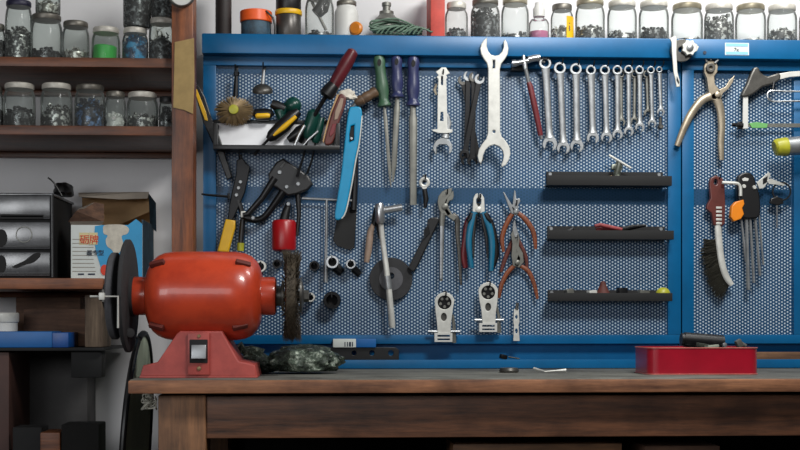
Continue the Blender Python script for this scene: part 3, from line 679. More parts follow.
# ---- white clamps
def clamp(label, cx, cy, yb, bar_y, bx0, bx1, lean):
    t = thing('toggle_clamp', label, 'clamp', W(cx, cy, YT_), 'white metal toggle clamps')
    w = 10.2
    out = [(cx+w*math.cos(a), cy+w*math.sin(a)) for a in [PI+.25+(PI-.5)*i/14*1.0 for i in range(15)]]
    out += [(cx+8.8+lean, cy+8), (cx+7.2+lean, cy+20), (cx+6.6+lean, yb-7), (cx-6.2+lean, yb-7), (cx-7.4+lean, cy+18), (cx-9+lean*.4, cy+8)]
    hub = circ(cx, cy, 6.9, 20)
    sl = circ(cx-.4+lean*.6, cy+14.5, 2.9, 14, 4.1)
    MB().plate(out, YT_-.006, .004, [hub, sl], .001).build('lever_plate', 'zinc', t)
    wh = MB()
    for k in range(5):
        a = 2*PI*k/5+.3; wh.plate(circ(cx+4.3*math.cos(a), cy+4.3*math.sin(a), 1.5, 10), YT_-.003, .003, (), .0004)
    MB().plate(circ(cx, cy, 7.4, 20), YT_, .006).build('hub_wheel', 'iron', t)
    wh.build('hub_rivets', 'graymetal', t)
    MB().plate([(cx-3.4+lean*.6, cy+10), (cx+2.8+lean*.6, cy+10), (cx+3+lean*.6, cy+19), (cx-3.4+lean*.6, cy+19)], YT_, .003).build('slot_spring', 'steeldark', t)
    f = MB().plate([(cx-9.5+lean, yb-8), (cx+8.5+lean, yb-8), (cx+8.5+lean, yb+1), (cx-9.5+lean, yb+1)], YT_-.012, .014, [[(cx-6.5+lean, yb-6), (cx+6+lean, yb-6), (cx+6+lean, yb-4.2), (cx-6.5+lean, yb-4.2)], [(cx-6.5+lean, yb-2.4), (cx+6+lean, yb-2.4), (cx+6+lean, yb-.8), (cx-6.5+lean, yb-.8)]]).build('foot', 'milky', t)
    MB().pt([(bx0, bar_y), (bx1, bar_y)], [1.4, 1.4], YT_-.002, 8).build('cross_pin', 'steel', t)
    MB().pt([(cx+8, cy+12, .004), (cx+10+lean, cy+24, .004), (cx+10+lean, yb+2, .002)], [1.2, 1.8, 2.4], YT_, 8).build('side_spring', 'graymetal', t)
    hook(cx, cy-6, 'hook in the hub of the %s' % label)
clamp('left white toggle clamp', 444.6, 302.5, 341, 331.5, 428, 460, -.6)
clamp('right white toggle clamp', 488.2, 292.5, 331, 320, 474.5, 503.5, .6)
for o in list(scene.objects):
    if o.name.startswith('toggle_clamp'):
        o['label'] = ('lower left of the two white metal toggle clamps on the pegboard' if o['label'].startswith('left') else 'upper right of the two white metal toggle clamps, nearer the orange pliers')
t = thing('catch_plate', 'narrow bright slotted catch hanging right of the white clamps', 'catch', W(516.5, 309, YT_))
MB().plate([(514.2, 309), (518.8, 309), (519.6, 322), (518.6, 325), (519.8, 341), (513.2, 341), (514, 325), (513.4, 322)], YT_-.002, .005, [circ(516.4, 317, 1.3, 10, 2.2), circ(516.4, 331, 1.4, 10, 2.6)], .0008).build('slotted_plate', 'zinc', t)
MB().pt([(517.5, 303, .002), (516.5, 310, 0)], [1.5, 1.8], YT_, 8).build('hanger', 'steeldark', t)
# ---- chrome breaker bar with T head, disc, wooden handled tool
t = thing('knuckle_bar', 'chrome breaker bar with T shaped head and long shaft', 'socket bar', W(380, 212, YT_))
MB().pt([(379, 203.5), (379.5, 206), (380.5, 221), (380.8, 223.5)], [3.8, 4.7, 4.7, 3.6], YT_-.014, 14).pt([(381, 211), (402, 207.5)], [3.8, 3.7], YT_-.010, 14).build('bar_head', 'chrome', t)
MB().pt([(380.8, 221, -.006), (382, 236, 0), (385.5, 262, 0), (389, 290, -.008), (392, 325, -.004), (392.4, 328, -.004)], [2.7, 2.7, 2.8, 3.0, 3.5, 2.7], YT_-.004, 12).build('shaft', 'zinc', t)
MB().pt([(387, 276, -.011), (388.6, 289, -.012)], [3.6, 3.6], YT_, 12).build('knurled_ring', 'steel', t)
MB().pt([(378.5, 220, .004), (380, 229, .004), (382, 238, .004)], [4.2, 4, 3.6], YT_, 10).build('dark_sleeve', 'black', t)
t = thing('cutting_disc', 'dark grey abrasive disc hanging behind the chrome breaker bar', 'disc', W(391, 279, 2.86))
MB().plate(circ(391, 279, 21.5, 36), 2.856, .005, [circ(391, 276, 3, 12)], .0012).build('disc', 'stonedark', t)
MB().plate(circ(391, 279, 12, 24), 2.8545, .003, [circ(391, 276, 3.4, 12)]).build('label_ring', 'stone', t)
t = thing('wooden_file_handle', 'tool with worn pale wooden handle left of breaker bar', 'tool', W(369, 235, YT_))
MB().pt([(373.5, 224), (370.5, 231), (368.5, 250), (366.5, 262.5)], [2.2, 3.3, 3.6, 2.6], YT_, 12).build('handle', 'oldhandle', t)
MB().pt([(377, 208, .004), (375, 219, .002), (373.4, 226)], [3.2, 3.4, 2.6], YT_, 10).build('ferrule', 'iron', t)
t = thing('crimping_tool', 'black crimping tool slanting down between breaker bar and pump pliers', 'tool', W(434, 220, YT_))
MB().plate([(428, 219.5), (436, 217), (439.5, 220), (435.5, 229), (425.5, 250), (415, 271), (408.5, 268), (411, 262), (421, 242), (427, 231)], YT_, .012, (), .003, 3).build('body', 'black', t)
MB().plate([(424, 230), (428, 225), (430, 233), (424, 240)], YT_-.003, .006, (), .001).build('jaw', 'iron', t)
# ---- blue saw frame and neighbours
t = thing('blue_bar_tool', 'long bright blue painted flat bar tool leaning with pale edge', 'tool', W(354, 110, 2.825))
MB().plate([(349, 109), (353, 106.5), (360, 107), (362, 112), (361.6, 122), (358.5, 143), (355, 160), (351, 184), (345.5, 210), (341, 219), (334.6, 217.5), (337.5, 196), (341.5, 170), (344, 146), (346.5, 124)], 2.822, .010, [[(351, 126), (354.2, 125), (353.8, 140), (349.6, 142), (349.4, 134)]], .003, 3).build('body', 'cyan', t)
MB().pt([(362, 116), (359.3, 143), (355.8, 160), (351.8, 184), (346, 211), (341.5, 218.5)], [.8, .8], 2.824, 6, 1, 3).build('pale_edge', 'zinc', t)
MB().plate([(350.5, 124), (355, 124), (354.5, 141), (349, 143), (348.5, 134)], 2.829, .004).build('slot_insert', 'iron', t)
MB().lathe(W(351.6, 138.4, 2.822), [(1.3*S(2.82), -.002), (1.2*S(2.82), .003)], (0, -1, 0), 12).build('screw', 'chrome', t)
t = thing('turned_wood_handle', 'turned brown wooden tool handle pointing at the green file', 'handle', W(366, 97, 2.83))
w = [(355.5, 104), (357, 103), (360, 101), (362, 99.8), (363, 99.3), (366, 97.4), (368, 96.2), (371, 94.4), (374, 92.5), (376, 91.4), (377, 90.8)]
MB().pt(w, [3.0, 4.4, 5.4, 5.6, 4.6, 5.6, 5.4, 4.8, 5.6, 5.2, 3.5], 2.828, 16).build('handle', 'woodh', t)
MB().pt([(348, 112, .01), (356, 103.6, 0)], [2, 2.4], 2.828, 10).build('tang', 'steel', t)
o = MB(); blob(o, W(347, 96, 2.82), (9*S(2.82), .010, 6.5*S(2.82)), 5, .35, 3); o = o.build('white_rag', 'cloth', None); tag(o, 'scrap of white rag behind the folding brown knife', 'rag')
t = thing('folding_knife', 'brown folding utility knife with pale and red inlays', 'knife', W(335, 118, 2.80))
MB().plate([(339, 95), (344, 94.6), (346.2, 99), (344.5, 108), (338, 126), (333, 142), (327, 145), (324.4, 142), (326.5, 132), (331.5, 114)], 2.80, .012, (), .003, 3).build('body', 'maroon', t)
MB().plate([(340.6, 98), (343.6, 98.4), (342, 107), (337.6, 119), (334.2, 120), (335.2, 111)], 2.798, .003, (), .001).build('pale_inlay', 'oldhandle', t)
MB().plate([(332.6, 124), (336.6, 123.6), (334, 133), (330, 137), (329.2, 133)], 2.798, .003, (), .001).build('red_inlay', 'redh', t)
MB().plate([(337, 94), (339, 94.6), (331, 114), (326, 132), (323.6, 143), (322.4, 141), (325, 130), (330, 113)], 2.801, .010, (), .001).build('pale_rim', 'cardboard', t)
# big red and black screwdriver
def screwdriver(label, parts, blade, Y=2.80, name='screwdriver', bm_='steel', br=1.8):
    t = thing(name, label, 'screwdriver', W(parts[0][0][0][0], parts[0][0][0][1], Y))
    for (pts, rad, m_, nm) in parts: MB().pt(pts, rad, Y, 14).build(nm, m_, t)
    if blade: MB().pt(blade, [br, br, br*.9, br*1.2], Y, 8).build('blade', bm_, t)
    return t
screwdriver('large screwdriver with dark red grip and black collar, tip pointing down left', [([(354, 50), (353, 51.6), (347, 62), (338, 78), (333, 87)], [3, 5.6, 7.0, 6.6, 5.6], mat('dark_wine_grip', (88, 26, 34), .35, 0, .4, 30), 'grip'), ([(334, 85), (330, 90), (326, 95.5), (325, 97)], [6.2, 7.4, 7.6, 5], 'black', 'collar'), ([(351, 50, -.004), (344, 62, -.007), (336, 77, -.006)], [1, 1.4, 1], 'black', 'grip_groove')], [(326, 96), (317, 111), (310, 124, .01), (300, 142, .03)], 2.798, bm_='iron', br=2.2)
screwdriver('dark green handled screwdriver standing in the black tray', [([(314.5, 110), (314, 113), (311, 124), (308.5, 135), (307.5, 139)], [4, 6.5, 7, 6, 3.5], 'greend', 'grip')], [(308, 137), (304, 155), (297, 177)], 2.812, bm_='iron', br=1.2)
screwdriver('second dark green handled screwdriver beside the folding knife', [([(321.5, 118), (319, 126), (316, 139), (315, 143)], [3.5, 5, 5, 3], 'greend', 'grip')], [(315.5, 142), (312, 160), (307, 174)], 2.82, bm_='iron', br=1.1)
screwdriver('black screwdriver with yellow stripe lying across the added white tray plate', [([(298.5, 111), (293, 116), (282, 127), (272, 136), (268, 139.6)], [4, 6.6, 7.2, 6, 3], 'black', 'grip'), ([(296, 116.4, -.012), (284, 127, -.013), (272.5, 136, -.009)], [2.0, 2.8, 1.6], 'yellow', 'yellow_stripe')], [(269, 139), (262, 146), (254, 155)], 2.806, bm_='iron', br=1.4)
screwdriver('black gripped screwdriver lying above the added white tray plate, chrome tip showing', [([(326, 120), (314, 126), (300, 133), (288, 140)], [3, 7, 7.4, 3], 'black', 'grip')], None, 2.825)
o = MB().pt([(304.5, 125.5), (299, 135), (294, 147)], [1.9, 1.7, 1.5], 2.80, 10).build('chrome_rod', 'chrome', None); tag(o, 'short chrome rod leaning in the black tool tray', 'rod')
o = MB().pt([(318, 131), (308, 140), (302, 147)], [1.2, 1.1, 1], 2.803, 10).build('thin_chrome_rod', 'chrome', None); tag(o, 'thinner chrome rod to the right in the tool tray', 'rod')
t = thing('stubby_screwdriver', 'dark green stubby screwdriver with ball shaped end above tray', 'screwdriver', W(287, 108, 2.82))
MB().ball(W(293, 105.5, 2.815), 8.6*S(2.81), (1, 1, 1)).pt([(293, 106), (285, 108), (280, 112), (282, 120)], [7, 5.4, 6.4, 4.5], 2.818, 14).build('grip', 'greend', t)
MB().pt([(285, 109), (276, 105.4), (271.5, 103.6)], [4.6, 5.2, 4.2], 2.814, 14).build('collar', 'black', t)
t = thing('yellow_stripe_grip', 'short black grip with yellow insert right of round brush', 'grip', W(263, 116, 2.82))
MB().pt([(253.5, 117), (256, 115), (264, 114.5), (270.5, 115), (272, 116.6)], [3, 6, 6.4, 6, 3.4], 2.818, 14).build('grip', 'black', t)
MB().pt([(255.5, 116.4), (257, 116), (268, 115.6), (270, 115.8)], [1.6, 2.7, 2.7, 1.8], 2.8065, 12).build('yellow_insert', 'yellow', t)
# ---- black tray; added white plate stands in for brightness from the wall
t = thing('tool_tray', 'black tool tray with an added bright white plate at panel left', 'tray', W(276, 148, 2.85))
MB().pbox(217, 122.5, 336, 147, 2.835, .004).build('bright_stand_in', mat('bright_stand_in_white', (246, 247, 250), .5, 0, .03), t, False)
MB().pbox(213, 120.5, 340, 123, 2.832, .030, .001).pbox(213, 123, 217.5, 149, 2.80, .056, .001).pbox(335.5, 123, 340, 149, 2.80, .056, .001).build('side_frame', 'black', t)
MB().pbox(213, 145.5, 340, 149, 2.792, .004, .001).pbox(213, 148, 340, 149, 2.796, .06).build('front_lip', 'black', t)
# round wire brush on its shank
t = thing('wire_cup_brush', 'round brass wire wheel brush hanging above the added white tray plate', 'wire brush', W(236, 73, 2.82))
c = W(234, 110.5, 2.812); m = MB(); random.seed(5); s_ = S(2.812)
for i in range(420):
    a = random.uniform(0, 2*PI); L = random.uniform(.86, 1.05)
    e = c+Vector((math.cos(a)*19*s_*L, random.uniform(-.006, .004), math.sin(a)*14.5*s_*L-.002)); b = c+Vector((math.cos(a)*5*s_, -.012, math.sin(a)*4*s_))
    n = Vector((-math.sin(a), 0, math.cos(a)))*.0008
    v = [m.bm.verts.new(q) for q in (b+n, b-n, e-n*.6+Vector((0, .001, 0)), e+n*.6)]
    m.bm.faces.new(v)
m.build('bristles', 'brass', t)
MB().lathe(c+Vector((0, -.014, 0)), [(5*s_, 0), (4.5*s_, .003), (2*s_, .004)], (0, -1, 0), 18).build('hub', 'yellowg', t)
MB().pt([(236.5, 73), (236, 85), (235.4, 97)], [1.8, 2.4, 2.8], 2.835, 8).pt([(236.6, 72), (236.6, 76)], [2.8, 2.8], 2.835, 6).build('shank', 'iron', t)
t = thing('small_cup_brush', 'small dark domed cup brush on a bright shank', 'wire brush', W(262.5, 72, 2.83))
MB().lathe(W(262.5, 88.5, 2.83), [(10*S(2.83), -.009), (10.2*S(2.83), -.004), (9*S(2.83), .002), (5*S(2.83), .008), (2*S(2.83), .010)], (0, -.35, 1), 24).build('cup', 'steeldark', t)
MB().pt([(264, 70), (263.4, 76), (262.5, 84)], [1.2, 1.7, 2.2], 2.835, 8).build('shank', 'steel', t)
hook(236.5, 72, 'hook holding the round brass wire brush'); hook(264, 70, 'hook holding the small dark cup brush')
# ---- yellow and black cutter across the left stile
t = thing('utility_cutter', 'black and yellow utility cutter across the panel left edge', 'cutter', W(196, 86, 2.83))
MB().plate([(192.5, 85), (197.5, 83.2), (205, 97), (212, 119), (220, 138), (232, 177), (227, 180), (216, 150), (203, 122)], 2.828, .010, (), .002).build('body', 'black', t)
MB().plate([(194, 90), (196.8, 89), (206, 112), (208, 121), (204.6, 120)], 2.8255, .004, (), .001).build('yellow_stripe', 'yellow', t)
# black rod stuck in the stile
o = MB().pt([(201.5, 194), (208, 195), (229, 196.6)], [.9, 1.2, 1.3], 2.83, 8).pt([(228.5, 193.4), (228.8, 199)], [1.2, 1.2], 2.83, 8).build('hanging_bar', 'black', None); tag(o, 'thin black bar hook lying across the left stile', 'hook')
# ---- tin snips with yellow handle
t = thing('tin_snips', 'black tin snips hanging with one yellow wrapped handle', 'snips', W(240, 175, YT_))
MB().plate([(236.5, 160), (242.5, 157.6), (246, 163), (249.5, 166), (248, 178), (245, 192), (240, 204), (232, 222), (227.5, 221.6), (229, 206), (233, 186), (236, 174)], YT_-.002, .010, (), .002).build('upper_leg', 'iron', t)
MB().pt([(238, 200, .004), (243, 216, .004), (240.6, 245, .004)], [3, 2.6, 2.8], YT_, 10).build('lower_leg', 'black', t)
MB().plate([(225.6, 219), (235.2, 220.4), (235, 228), (228.5, 252), (217, 251.5), (221, 236)], YT_-.010, .016, (), .003).build('yellow_grip', 'yellow', t)
MB().pt([(240.8, 243, .004), (240.4, 251, .004)], [3.6, 3.4], YT_, 12).build('grip_end', 'yellowg', t)
for (x, y) in ((240.5, 182), (238.6, 188), (236.5, 195)):
    MB().lathe(W(x, y, YT_-.003), [(1.9*S(YT_), 0), (1.5*S(YT_), .003)], (0, -1, 0), 12).build('rivet', 'steel', t)
hook(240.5, 160, 'hook above the black tin snips')
# ---- riveter / hole punch with long handles
t = thing('hand_riveter', 'black angular hand riveter with two folded handles', 'riveter', W(285, 180, YT_))
MB().plate([(276, 162), (283, 158), (309, 176), (313, 184), (308, 190), (298, 194), (288, 196), (276.5, 188), (269, 184), (268, 174)], YT_-.012, .020, (), .004).build('head', 'black', t)
MB().pt([(275, 178), (262, 198), (248, 214), (243, 215)], [4, 3.2, 3, 2.4], YT_-.008, 12).build('handle', 'black', t)
MB().pt([(283, 192), (273, 206), (264, 217), (256, 220), (247, 218), (242, 215)], [4.2, 3.4, 3.2, 3.4, 3.4, 2.2], YT_-.004, 12, 1, 4).build('handle', 'iron', t)
MB().pt([(298, 193), (299, 215), (297, 236)], [3, 2.2, 1.8], YT_, 10).build('spring_arm', 'black', t)
for (x, y, r) in ((279.6, 172.4, 2.6), (286.5, 187, 2.3), (298, 184, 2.4), (253, 218, 2.2)):
    MB().lathe(W(x, y, YT_-.012), [(r*S(YT_), 0), (r*.7*S(YT_), .003)], (0, -1, 0), 12).build('rivet', 'steel', t)
MB().pt([(281, 167.5), (285, 162.5)], [1.0, 1.0], YT_-.013, 8).build('bright_edge', 'chrome', t)
MB().pbox(240.6, 211, 245.6, 217.4, YT_-.010, .008, .002).build('nut_block', 'zinc', t)
t = thing('oil_can', 'red cylindrical can hanging below the black hand riveter', 'can', W(284, 222, YT_))
MB().lathe(W(284, 251, YT_), [(9*S(YT_), 0), (11.5*S(YT_), 1*S(YT_)), (12*S(YT_), 3*S(YT_)), (12*S(YT_), 28*S(YT_)), (10.6*S(YT_), 30.5*S(YT_)), (7*S(YT_), 31*S(YT_))], (0, 0, 1), 28).build('can_body', 'redcan', t)
MB().pt([(284, 221), (286, 212), (289, 203)], [5, 4.2, 2.6], YT_, 14).build('spout', 'black', t)
MB().lathe(W(288.2, 204, YT_-.008), [(2.2*S(YT_), 0), (1.6*S(YT_), .003)], (0, -1, 0), 12).build('spout_screw', 'steel', t)
# ---- sliding T-bar
t = thing('sliding_t_bar', 'thin steel T shaped socket bar behind the blue tool', 'socket bar', W(326.5, 200, 2.85))
MB().pt([(302, 198.4), (352, 200.6)], [1.3, 1.3], 2.85, 10).build('cross_rod', 'steel', t)
MB().pt([(326.6, 200), (326.4, 230), (325.8, 258), (325.6, 282)], [1.4, 1.4, 1.5, 1.5], 2.85, 10).pt([(325.8, 259), (325.6, 282.5)], [2.1, 2.1], 2.85, 10).build('down_rod', 'steel', t)
# ---- black scraper
t = thing('wide_scraper', 'black wide blade scraper hanging behind the blue tool', 'scraper', W(346, 200, 2.86))
MB().plate([(338, 212), (352, 205), (357, 206), (354.5, 248), (349, 250), (337, 246), (333, 240)], 2.858, .003, (), .001).build('blade', 'blackmat', t)
MB().pt([(355.5, 158), (355, 180), (353.5, 210)], [2.6, 3.2, 3.4], 2.855, 10).build('handle', 'black', t)
# ---- sockets on pegs
SK = [(261, 267, 6, 'zinc', 'bright socket on its peg just right of the grinder body'), (277.5, 264.5, 4.6, 'iron', 'black socket on a peg left of the wire wheel'), (314.5, 266.5, 5.2, 'iron', 'black socket on a peg left of the T-bar rod'),
      (332.3, 262.6, 6.6, 'chrome', 'largest bright rimmed socket right of the T-bar rod'), (350.6, 264.6, 5.0, 'chrome', 'smaller bright rimmed socket, rightmost of the socket row'), (310.5, 297.5, 4.8, 'zinc', 'pale socket on a lower peg beside the wire wheel'), (332, 300.5, 9, 'iron', 'big dark gear edged socket on the lower peg')]
for x, y, r, m_, lab in SK:
    t = thing('socket', lab, 'socket', W(x, y, YT_), 'wrench sockets on pegs'); q = S(YT_)
    c = W(x, y, YT_+.02)
    MB().lathe(c, [(r*q*.9, 0), (r*q, .004), (r*q, .030), (r*q*.93, .033), (r*q*.66, .033), (r*q*.62, .012), (.0001, .012)], (0, -1, 0), 24 if r < 8 else 12, False).build('socket_wall', m_, t)
    MB().lathe(c+Vector((0, -.012, 0)), [(r*q*.64, 0), (r*q*.62, .002)], (0, -1, 0), 12).build('socket_bore', 'blackmat', t)
    if m_ == 'chrome': MB().pt([(x+3, y+4, .02), (x+9, y+10, .022)], [r*.8, r*.7], YT_, 10).build('cast_shadow_tube', 'iron', t)  # dark tube stands in for the shadow the socket casts
    MB().pt([(x-.4, y-r*.9, .004), (x-.4, y-r*.3, -.004)], [.9, .9], YT_-.015, 6).build('peg', 'black', t)
# ================================================================== right panel tools
t = thing('hasp_plate', 'grey round plate with pale strap and knob hung on ledge', 'bracket', W(684, 50, 2.79))
MB().plate(circ(682, 50.5, 11.5, 28), 2.820, .008, [circ(681, 49.5, 2.6, 12)], .0015).build('round_plate', 'steeldark', t)
MB().plate([(670, 38.4), (675, 35.6), (677, 38), (676.6, 52), (677.6, 72), (679.8, 80), (680, 86.6), (676.4, 87), (675.4, 80), (673.6, 72), (672, 52), (671.6, 42)], 2.811, .005, (), .0012).build('strap', 'zinc', t)
MB().plate([(677, 76), (679.4, 82), (678.8, 84), (676.6, 80)], 2.8095, .003).build('strap_slot', 'blackmat', t)
g = [(690+ (8.2 if k % 2 else 6.6)*math.cos(2*PI*k/16), 47.5+(8.2 if k % 2 else 6.6)*math.sin(2*PI*k/16)) for k in range(16)]
MB().plate(g+[], 2.808, .012, [circ(690, 47.6, 2.6, 12)], .0015).plate([(694, 43), (699, 46.5), (697.5, 50), (694, 52)], 2.810, .008).build('knob', 'zinc', t)
MB().lathe(W(690, 47.6, 2.807), [(3.6*S(2.81), -.006), (3.6*S(2.81), .002), (2*S(2.81), .004)], (0, -1, 0), 16).build('knob_hub', 'steel', t)
o = MB().lathe(W(704.6, 52.6, YL), [(1.7*S(YL), -.001), (1.7*S(YL), .002)], (0, -1, 0), 12).build('rivet', 'darkink', None); tag(o, 'small dark rivet on the right blue ledge above punch', 'rivet')
# revolving punch pliers
t = pliers('tan metal revolving punch pliers hanging wide open', 
    [([(704.5, 66), (707, 61), (711, 60), (716, 62), (718, 66), (717.4, 72), (714.4, 76), (715, 84), (720, 90), (722, 97), (717, 101.6), (711, 98.6), (708.6, 90), (707, 78), (704.6, 73)], .014),
     ([(735, 75), (733, 82), (728.4, 89), (723.4, 93), (719.4, 100), (711.6, 99.4), (711, 94.6), (719.4, 89.4), (725.6, 86.6), (729.6, 80)], .010)], 'tan', (717.5, 94.6), 3.0,
    [([(710.6, 96), (701, 101), (691, 114), (684, 128), (677, 146)], [4.4, 4.4, 4.0, 3.6, 2.8]), ([(716, 98), (720, 108), (721.6, 124), (721, 142), (721.6, 160)], [4.8, 4.3, 3.8, 3.4, 2.6])], 'tan', 2.845, name='punch_pliers')
MB().plate(circ(711, 67.6, 4.6, 18), 2.836, .012, [circ(711, 67.6, 1.8, 10)], .001).build('punch_wheel', 'steeldark', t)
MB().pt([(707, 62, -.004), (705, 57, -.006)], [1.2, 1], 2.845, 8).pt([(715, 63, -.004), (718.6, 59.6, -.006)], [1.2, 1], 2.845, 8).pt([(711, 60, -.004), (711.4, 56, -.006)], [1.2, 1], 2.845, 8).build('punch_tip', 'steel', t)
# hacksaw
t = thing('hacksaw', 'hacksaw with black handle and bright frame, cut by right edge', 'saw', W(760, 80, YT_))
MB().plate([(754, 67.6), (759.4, 68), (761, 72), (768, 76), (779.6, 72.4), (780.4, 79.6), (772, 84.6), (763, 87), (754, 94), (746.4, 97), (741.6, 95), (747, 84)], YT_-.004, .020, (), .004, 2).build('handle', 'steeldark', t)
MB().plate([(779, 73.6), (790, 71.6), (830, 69), (830, 74), (790, 77), (779, 79.6)], YT_, .006, (), .001).build('frame_bar', 'zinc', t)
MB().plate([(743.4, 95), (748.2, 95), (748.2, 128.6), (742.6, 128.6)], YT_, .006, (), .001).build('front_post', 'milky', t)
MB().plate([(746, 123.6), (830, 123.2), (830, 127.6), (746, 127)], YT_+.002, .002, (), .0004).build('blade', 'graymetal', t)
MB().plate([(749, 123), (757, 122), (768, 123.6), (767, 128), (752, 128)], YT_, .005, (), .001).build('green_blade_end', mat('green_tape', (104, 168, 96), .5, 0, .2), t)
MB().pt([(732, 124.6), (743, 125.4)], [1.8, 2.4], YT_, 10).pbox(738, 121.6, 742.6, 129, YT_-.002, .008, .001).build('wing_screw', 'iron', t)
# silver oblong wire loop
o = MB().tube([W(*p, YT_-.012) for p in cat([(830, 91.6), (790, 91.4), (772, 90.8), (768, 93), (767.4, 96), (769, 99.4), (774, 101.4), (790, 101.2), (830, 101.2)], 5)], .0022, 8).build('wire_loop', 'chrome', None); tag(o, 'bright oblong wire loop hanging beneath the hacksaw bar', 'hook')
o = MB().pt([(774, 82, -.004), (773, 89, -.012)], [1.2, 1.2], YT_, 8).build('loop_hook', 'black', None); tag(o, 'small dark hook just above the bright wire loop', 'hook')
# torch
t = thing('hand_torch', 'steel cylinder torch with yellow-green end at right edge', 'torch', W(790, 147, 2.80))
MB().pt([(782, 147), (784, 146.8), (800, 145.6), (840, 143)], [7.6, 9.2, 9.6, 9.6], 2.80, 24).build('barrel', 'steel', t)
MB().pt([(774.4, 147.8), (776, 147.4), (785, 146.8), (787, 146.6)], [6.8, 8.6, 9.6, 9.4], 2.80, 20).build('end_cap', 'yellowg', t)
# curved wire brush
t = thing('curved_wire_brush', 'wire brush with dark red handle and curved steel spine', 'wire brush', W(716, 180, YT_))
MB().plate([(709.6, 183), (711, 177.6), (716, 175.4), (722.6, 178), (724.6, 184), (725.4, 203), (725, 224), (721.6, 226.4), (713.6, 225), (711.6, 213), (706.6, 208.6), (707.6, 204), (711, 198)], YT_-.004, .014, [circ(715.8, 182, 2.0, 12, 3.0)], .002).build('handle', 'maroon', t)
for k in range(5): MB().pbox(716.2, 206.6+k*3.9, 722, 208.8+k*3.9, YT_-.006, .004, .0008).build('rivet_bar', 'zinc', t)
MB().pt([(718, 222), (718.4, 234), (720, 250), (722.6, 266), (727, 278), (732, 285)], [3.4, 3.5, 3.5, 3.4, 3.4, 2.6], YT_, 12, .6, 4).build('spine', 'zinc', t)
m = MB(); random.seed(9); sp_pts = cat([(717, 240), (718, 252), (720, 266), (724, 278), (729, 286)], 12)
for i in range(620):
    b = sp_pts[int(random.random()*(len(sp_pts)-1))]; f = random.random()
    k = sp_pts.index(b)/len(sp_pts); L = random.uniform(11, 18)*(1 if k > .12 else .8)
    an = PI-.12*(1-k)-(.95*k)+random.uniform(-.25, .25)
    e = (b[0]+math.cos(an)*L, b[1]+math.sin(an)*L+random.uniform(-1, 2))
    dy = random.uniform(-.004, .012); A = W(b[0], b[1]+random.uniform(-1, 1), YT_+.004+dy*.5); E = W(e[0], e[1], YT_+.002+dy)
    n = Vector((0, 0, .0009)); v = [m.bm.verts.new(q) for q in (A+n, A-n, E-n*.7, E+n*.7)]; m.bm.faces.new(v)
    n = Vector((0, .0009, 0)); v = [m.bm.verts.new(q) for q in (A+n, A-n, E-n*.7, E+n*.7)]; m.bm.faces.new(v)
m.build('bristles', mat('dark_bristle', (54, 52, 42), .6, .2, .5, 80), t)
hook(715.4, 180.4, 'hook through the red handle of the curved wire brush')
# hex key set
t = thing('hex_key_set', 'black holder of hanging steel hex keys with orange clip', 'hex keys', W(748, 178, YT_))
MB().plate([(738, 181), (739.6, 175), (745, 172.4), (751, 173), (755, 178), (756.6, 186), (759.6, 194), (760.4, 215), (752, 218.4), (742, 217), (740, 205), (738.4, 196)], YT_-.012, .022, (), .003, 2).build('holder', 'black', t)
MB().plate([(732, 206), (736, 201.6), (743.6, 199.6), (744.6, 204), (742.4, 208), (744.2, 214), (741, 219), (734, 221.4), (731, 217)], YT_-.016, .018, (), .002).build('orange_clip', mat('orange_clip', (226, 130, 22), .4, 0, .15), t)
for (a, b, r) in (((741, 216), (746, 262), 1.3), ((746.4, 217), (748.4, 290), 1.9), ((750, 217), (754, 283), 1.5), ((755, 216), (760, 276), 1.5), ((759, 214), (763.4, 265), 1.1)):
    MB().pt([a, b], [r, r], YT_-.003+(.004 if r < 1.4 else 0), 6).build('hex_key', 'steel', t)
MB().pt([(722, 182.6), (735, 183.2), (738.6, 184.4), (740.4, 188), (740.6, 196)], [1.7, 1.7], YT_-.014, 8, 1, 3).build('bent_key', 'zinc', t)
for (x, y) in ((744, 186.4), (754.4, 187.4)): MB().lathe(W(x, y, YT_-.012), [(2.2*S(YT_), 0), (1.7*S(YT_), .003)], (0, -1, 0), 14).build('holder_screw', 'zinc', t)
MB().plate([(742, 179), (745, 177.4), (749, 178.6), (748, 181), (743, 181)], YT_-.0135, .002).build('white_mark', 'milky', t)
# lever corkscrew-like gadget with ring
t = thing('lever_gadget', 'small bright levered gadget with dark wire ring', 'gadget', W(776, 180, YT_))
MB().plate([(757, 182.6), (762, 178), (769, 172), (770.8, 174.6), (768, 182), (764, 188), (759.4, 189)], YT_-.004, .008, (), .001).plate([(767, 180.6), (771, 178.4), (784.6, 184), (784, 185.8), (776, 184.6), (769, 184)], YT_-.006, .004).build('lever', 'zinc', t)
MB().ring(W(781.6, 191.4, YT_-.002), 9*S(YT_), .9*S(YT_), (.1, 1, 0), 28, 6).build('wire_ring', 'black', t)
MB().plate([(763, 178.6), (768, 175.6), (767, 182), (763, 184.4)], YT_-.0055, .002).build('dark_insert', 'black', t)
MB().plate([(770, 203), (771.6, 198), (777, 196.6), (783, 198.4), (784, 203.6), (778, 205.6)], YT_-.003, .010, (), .002).build('dark_body', 'black', t)
MB().pt([(776.8, 196), (777, 228)], [.9, .7], YT_, 6).build('hanging_pin', 'steel', t)
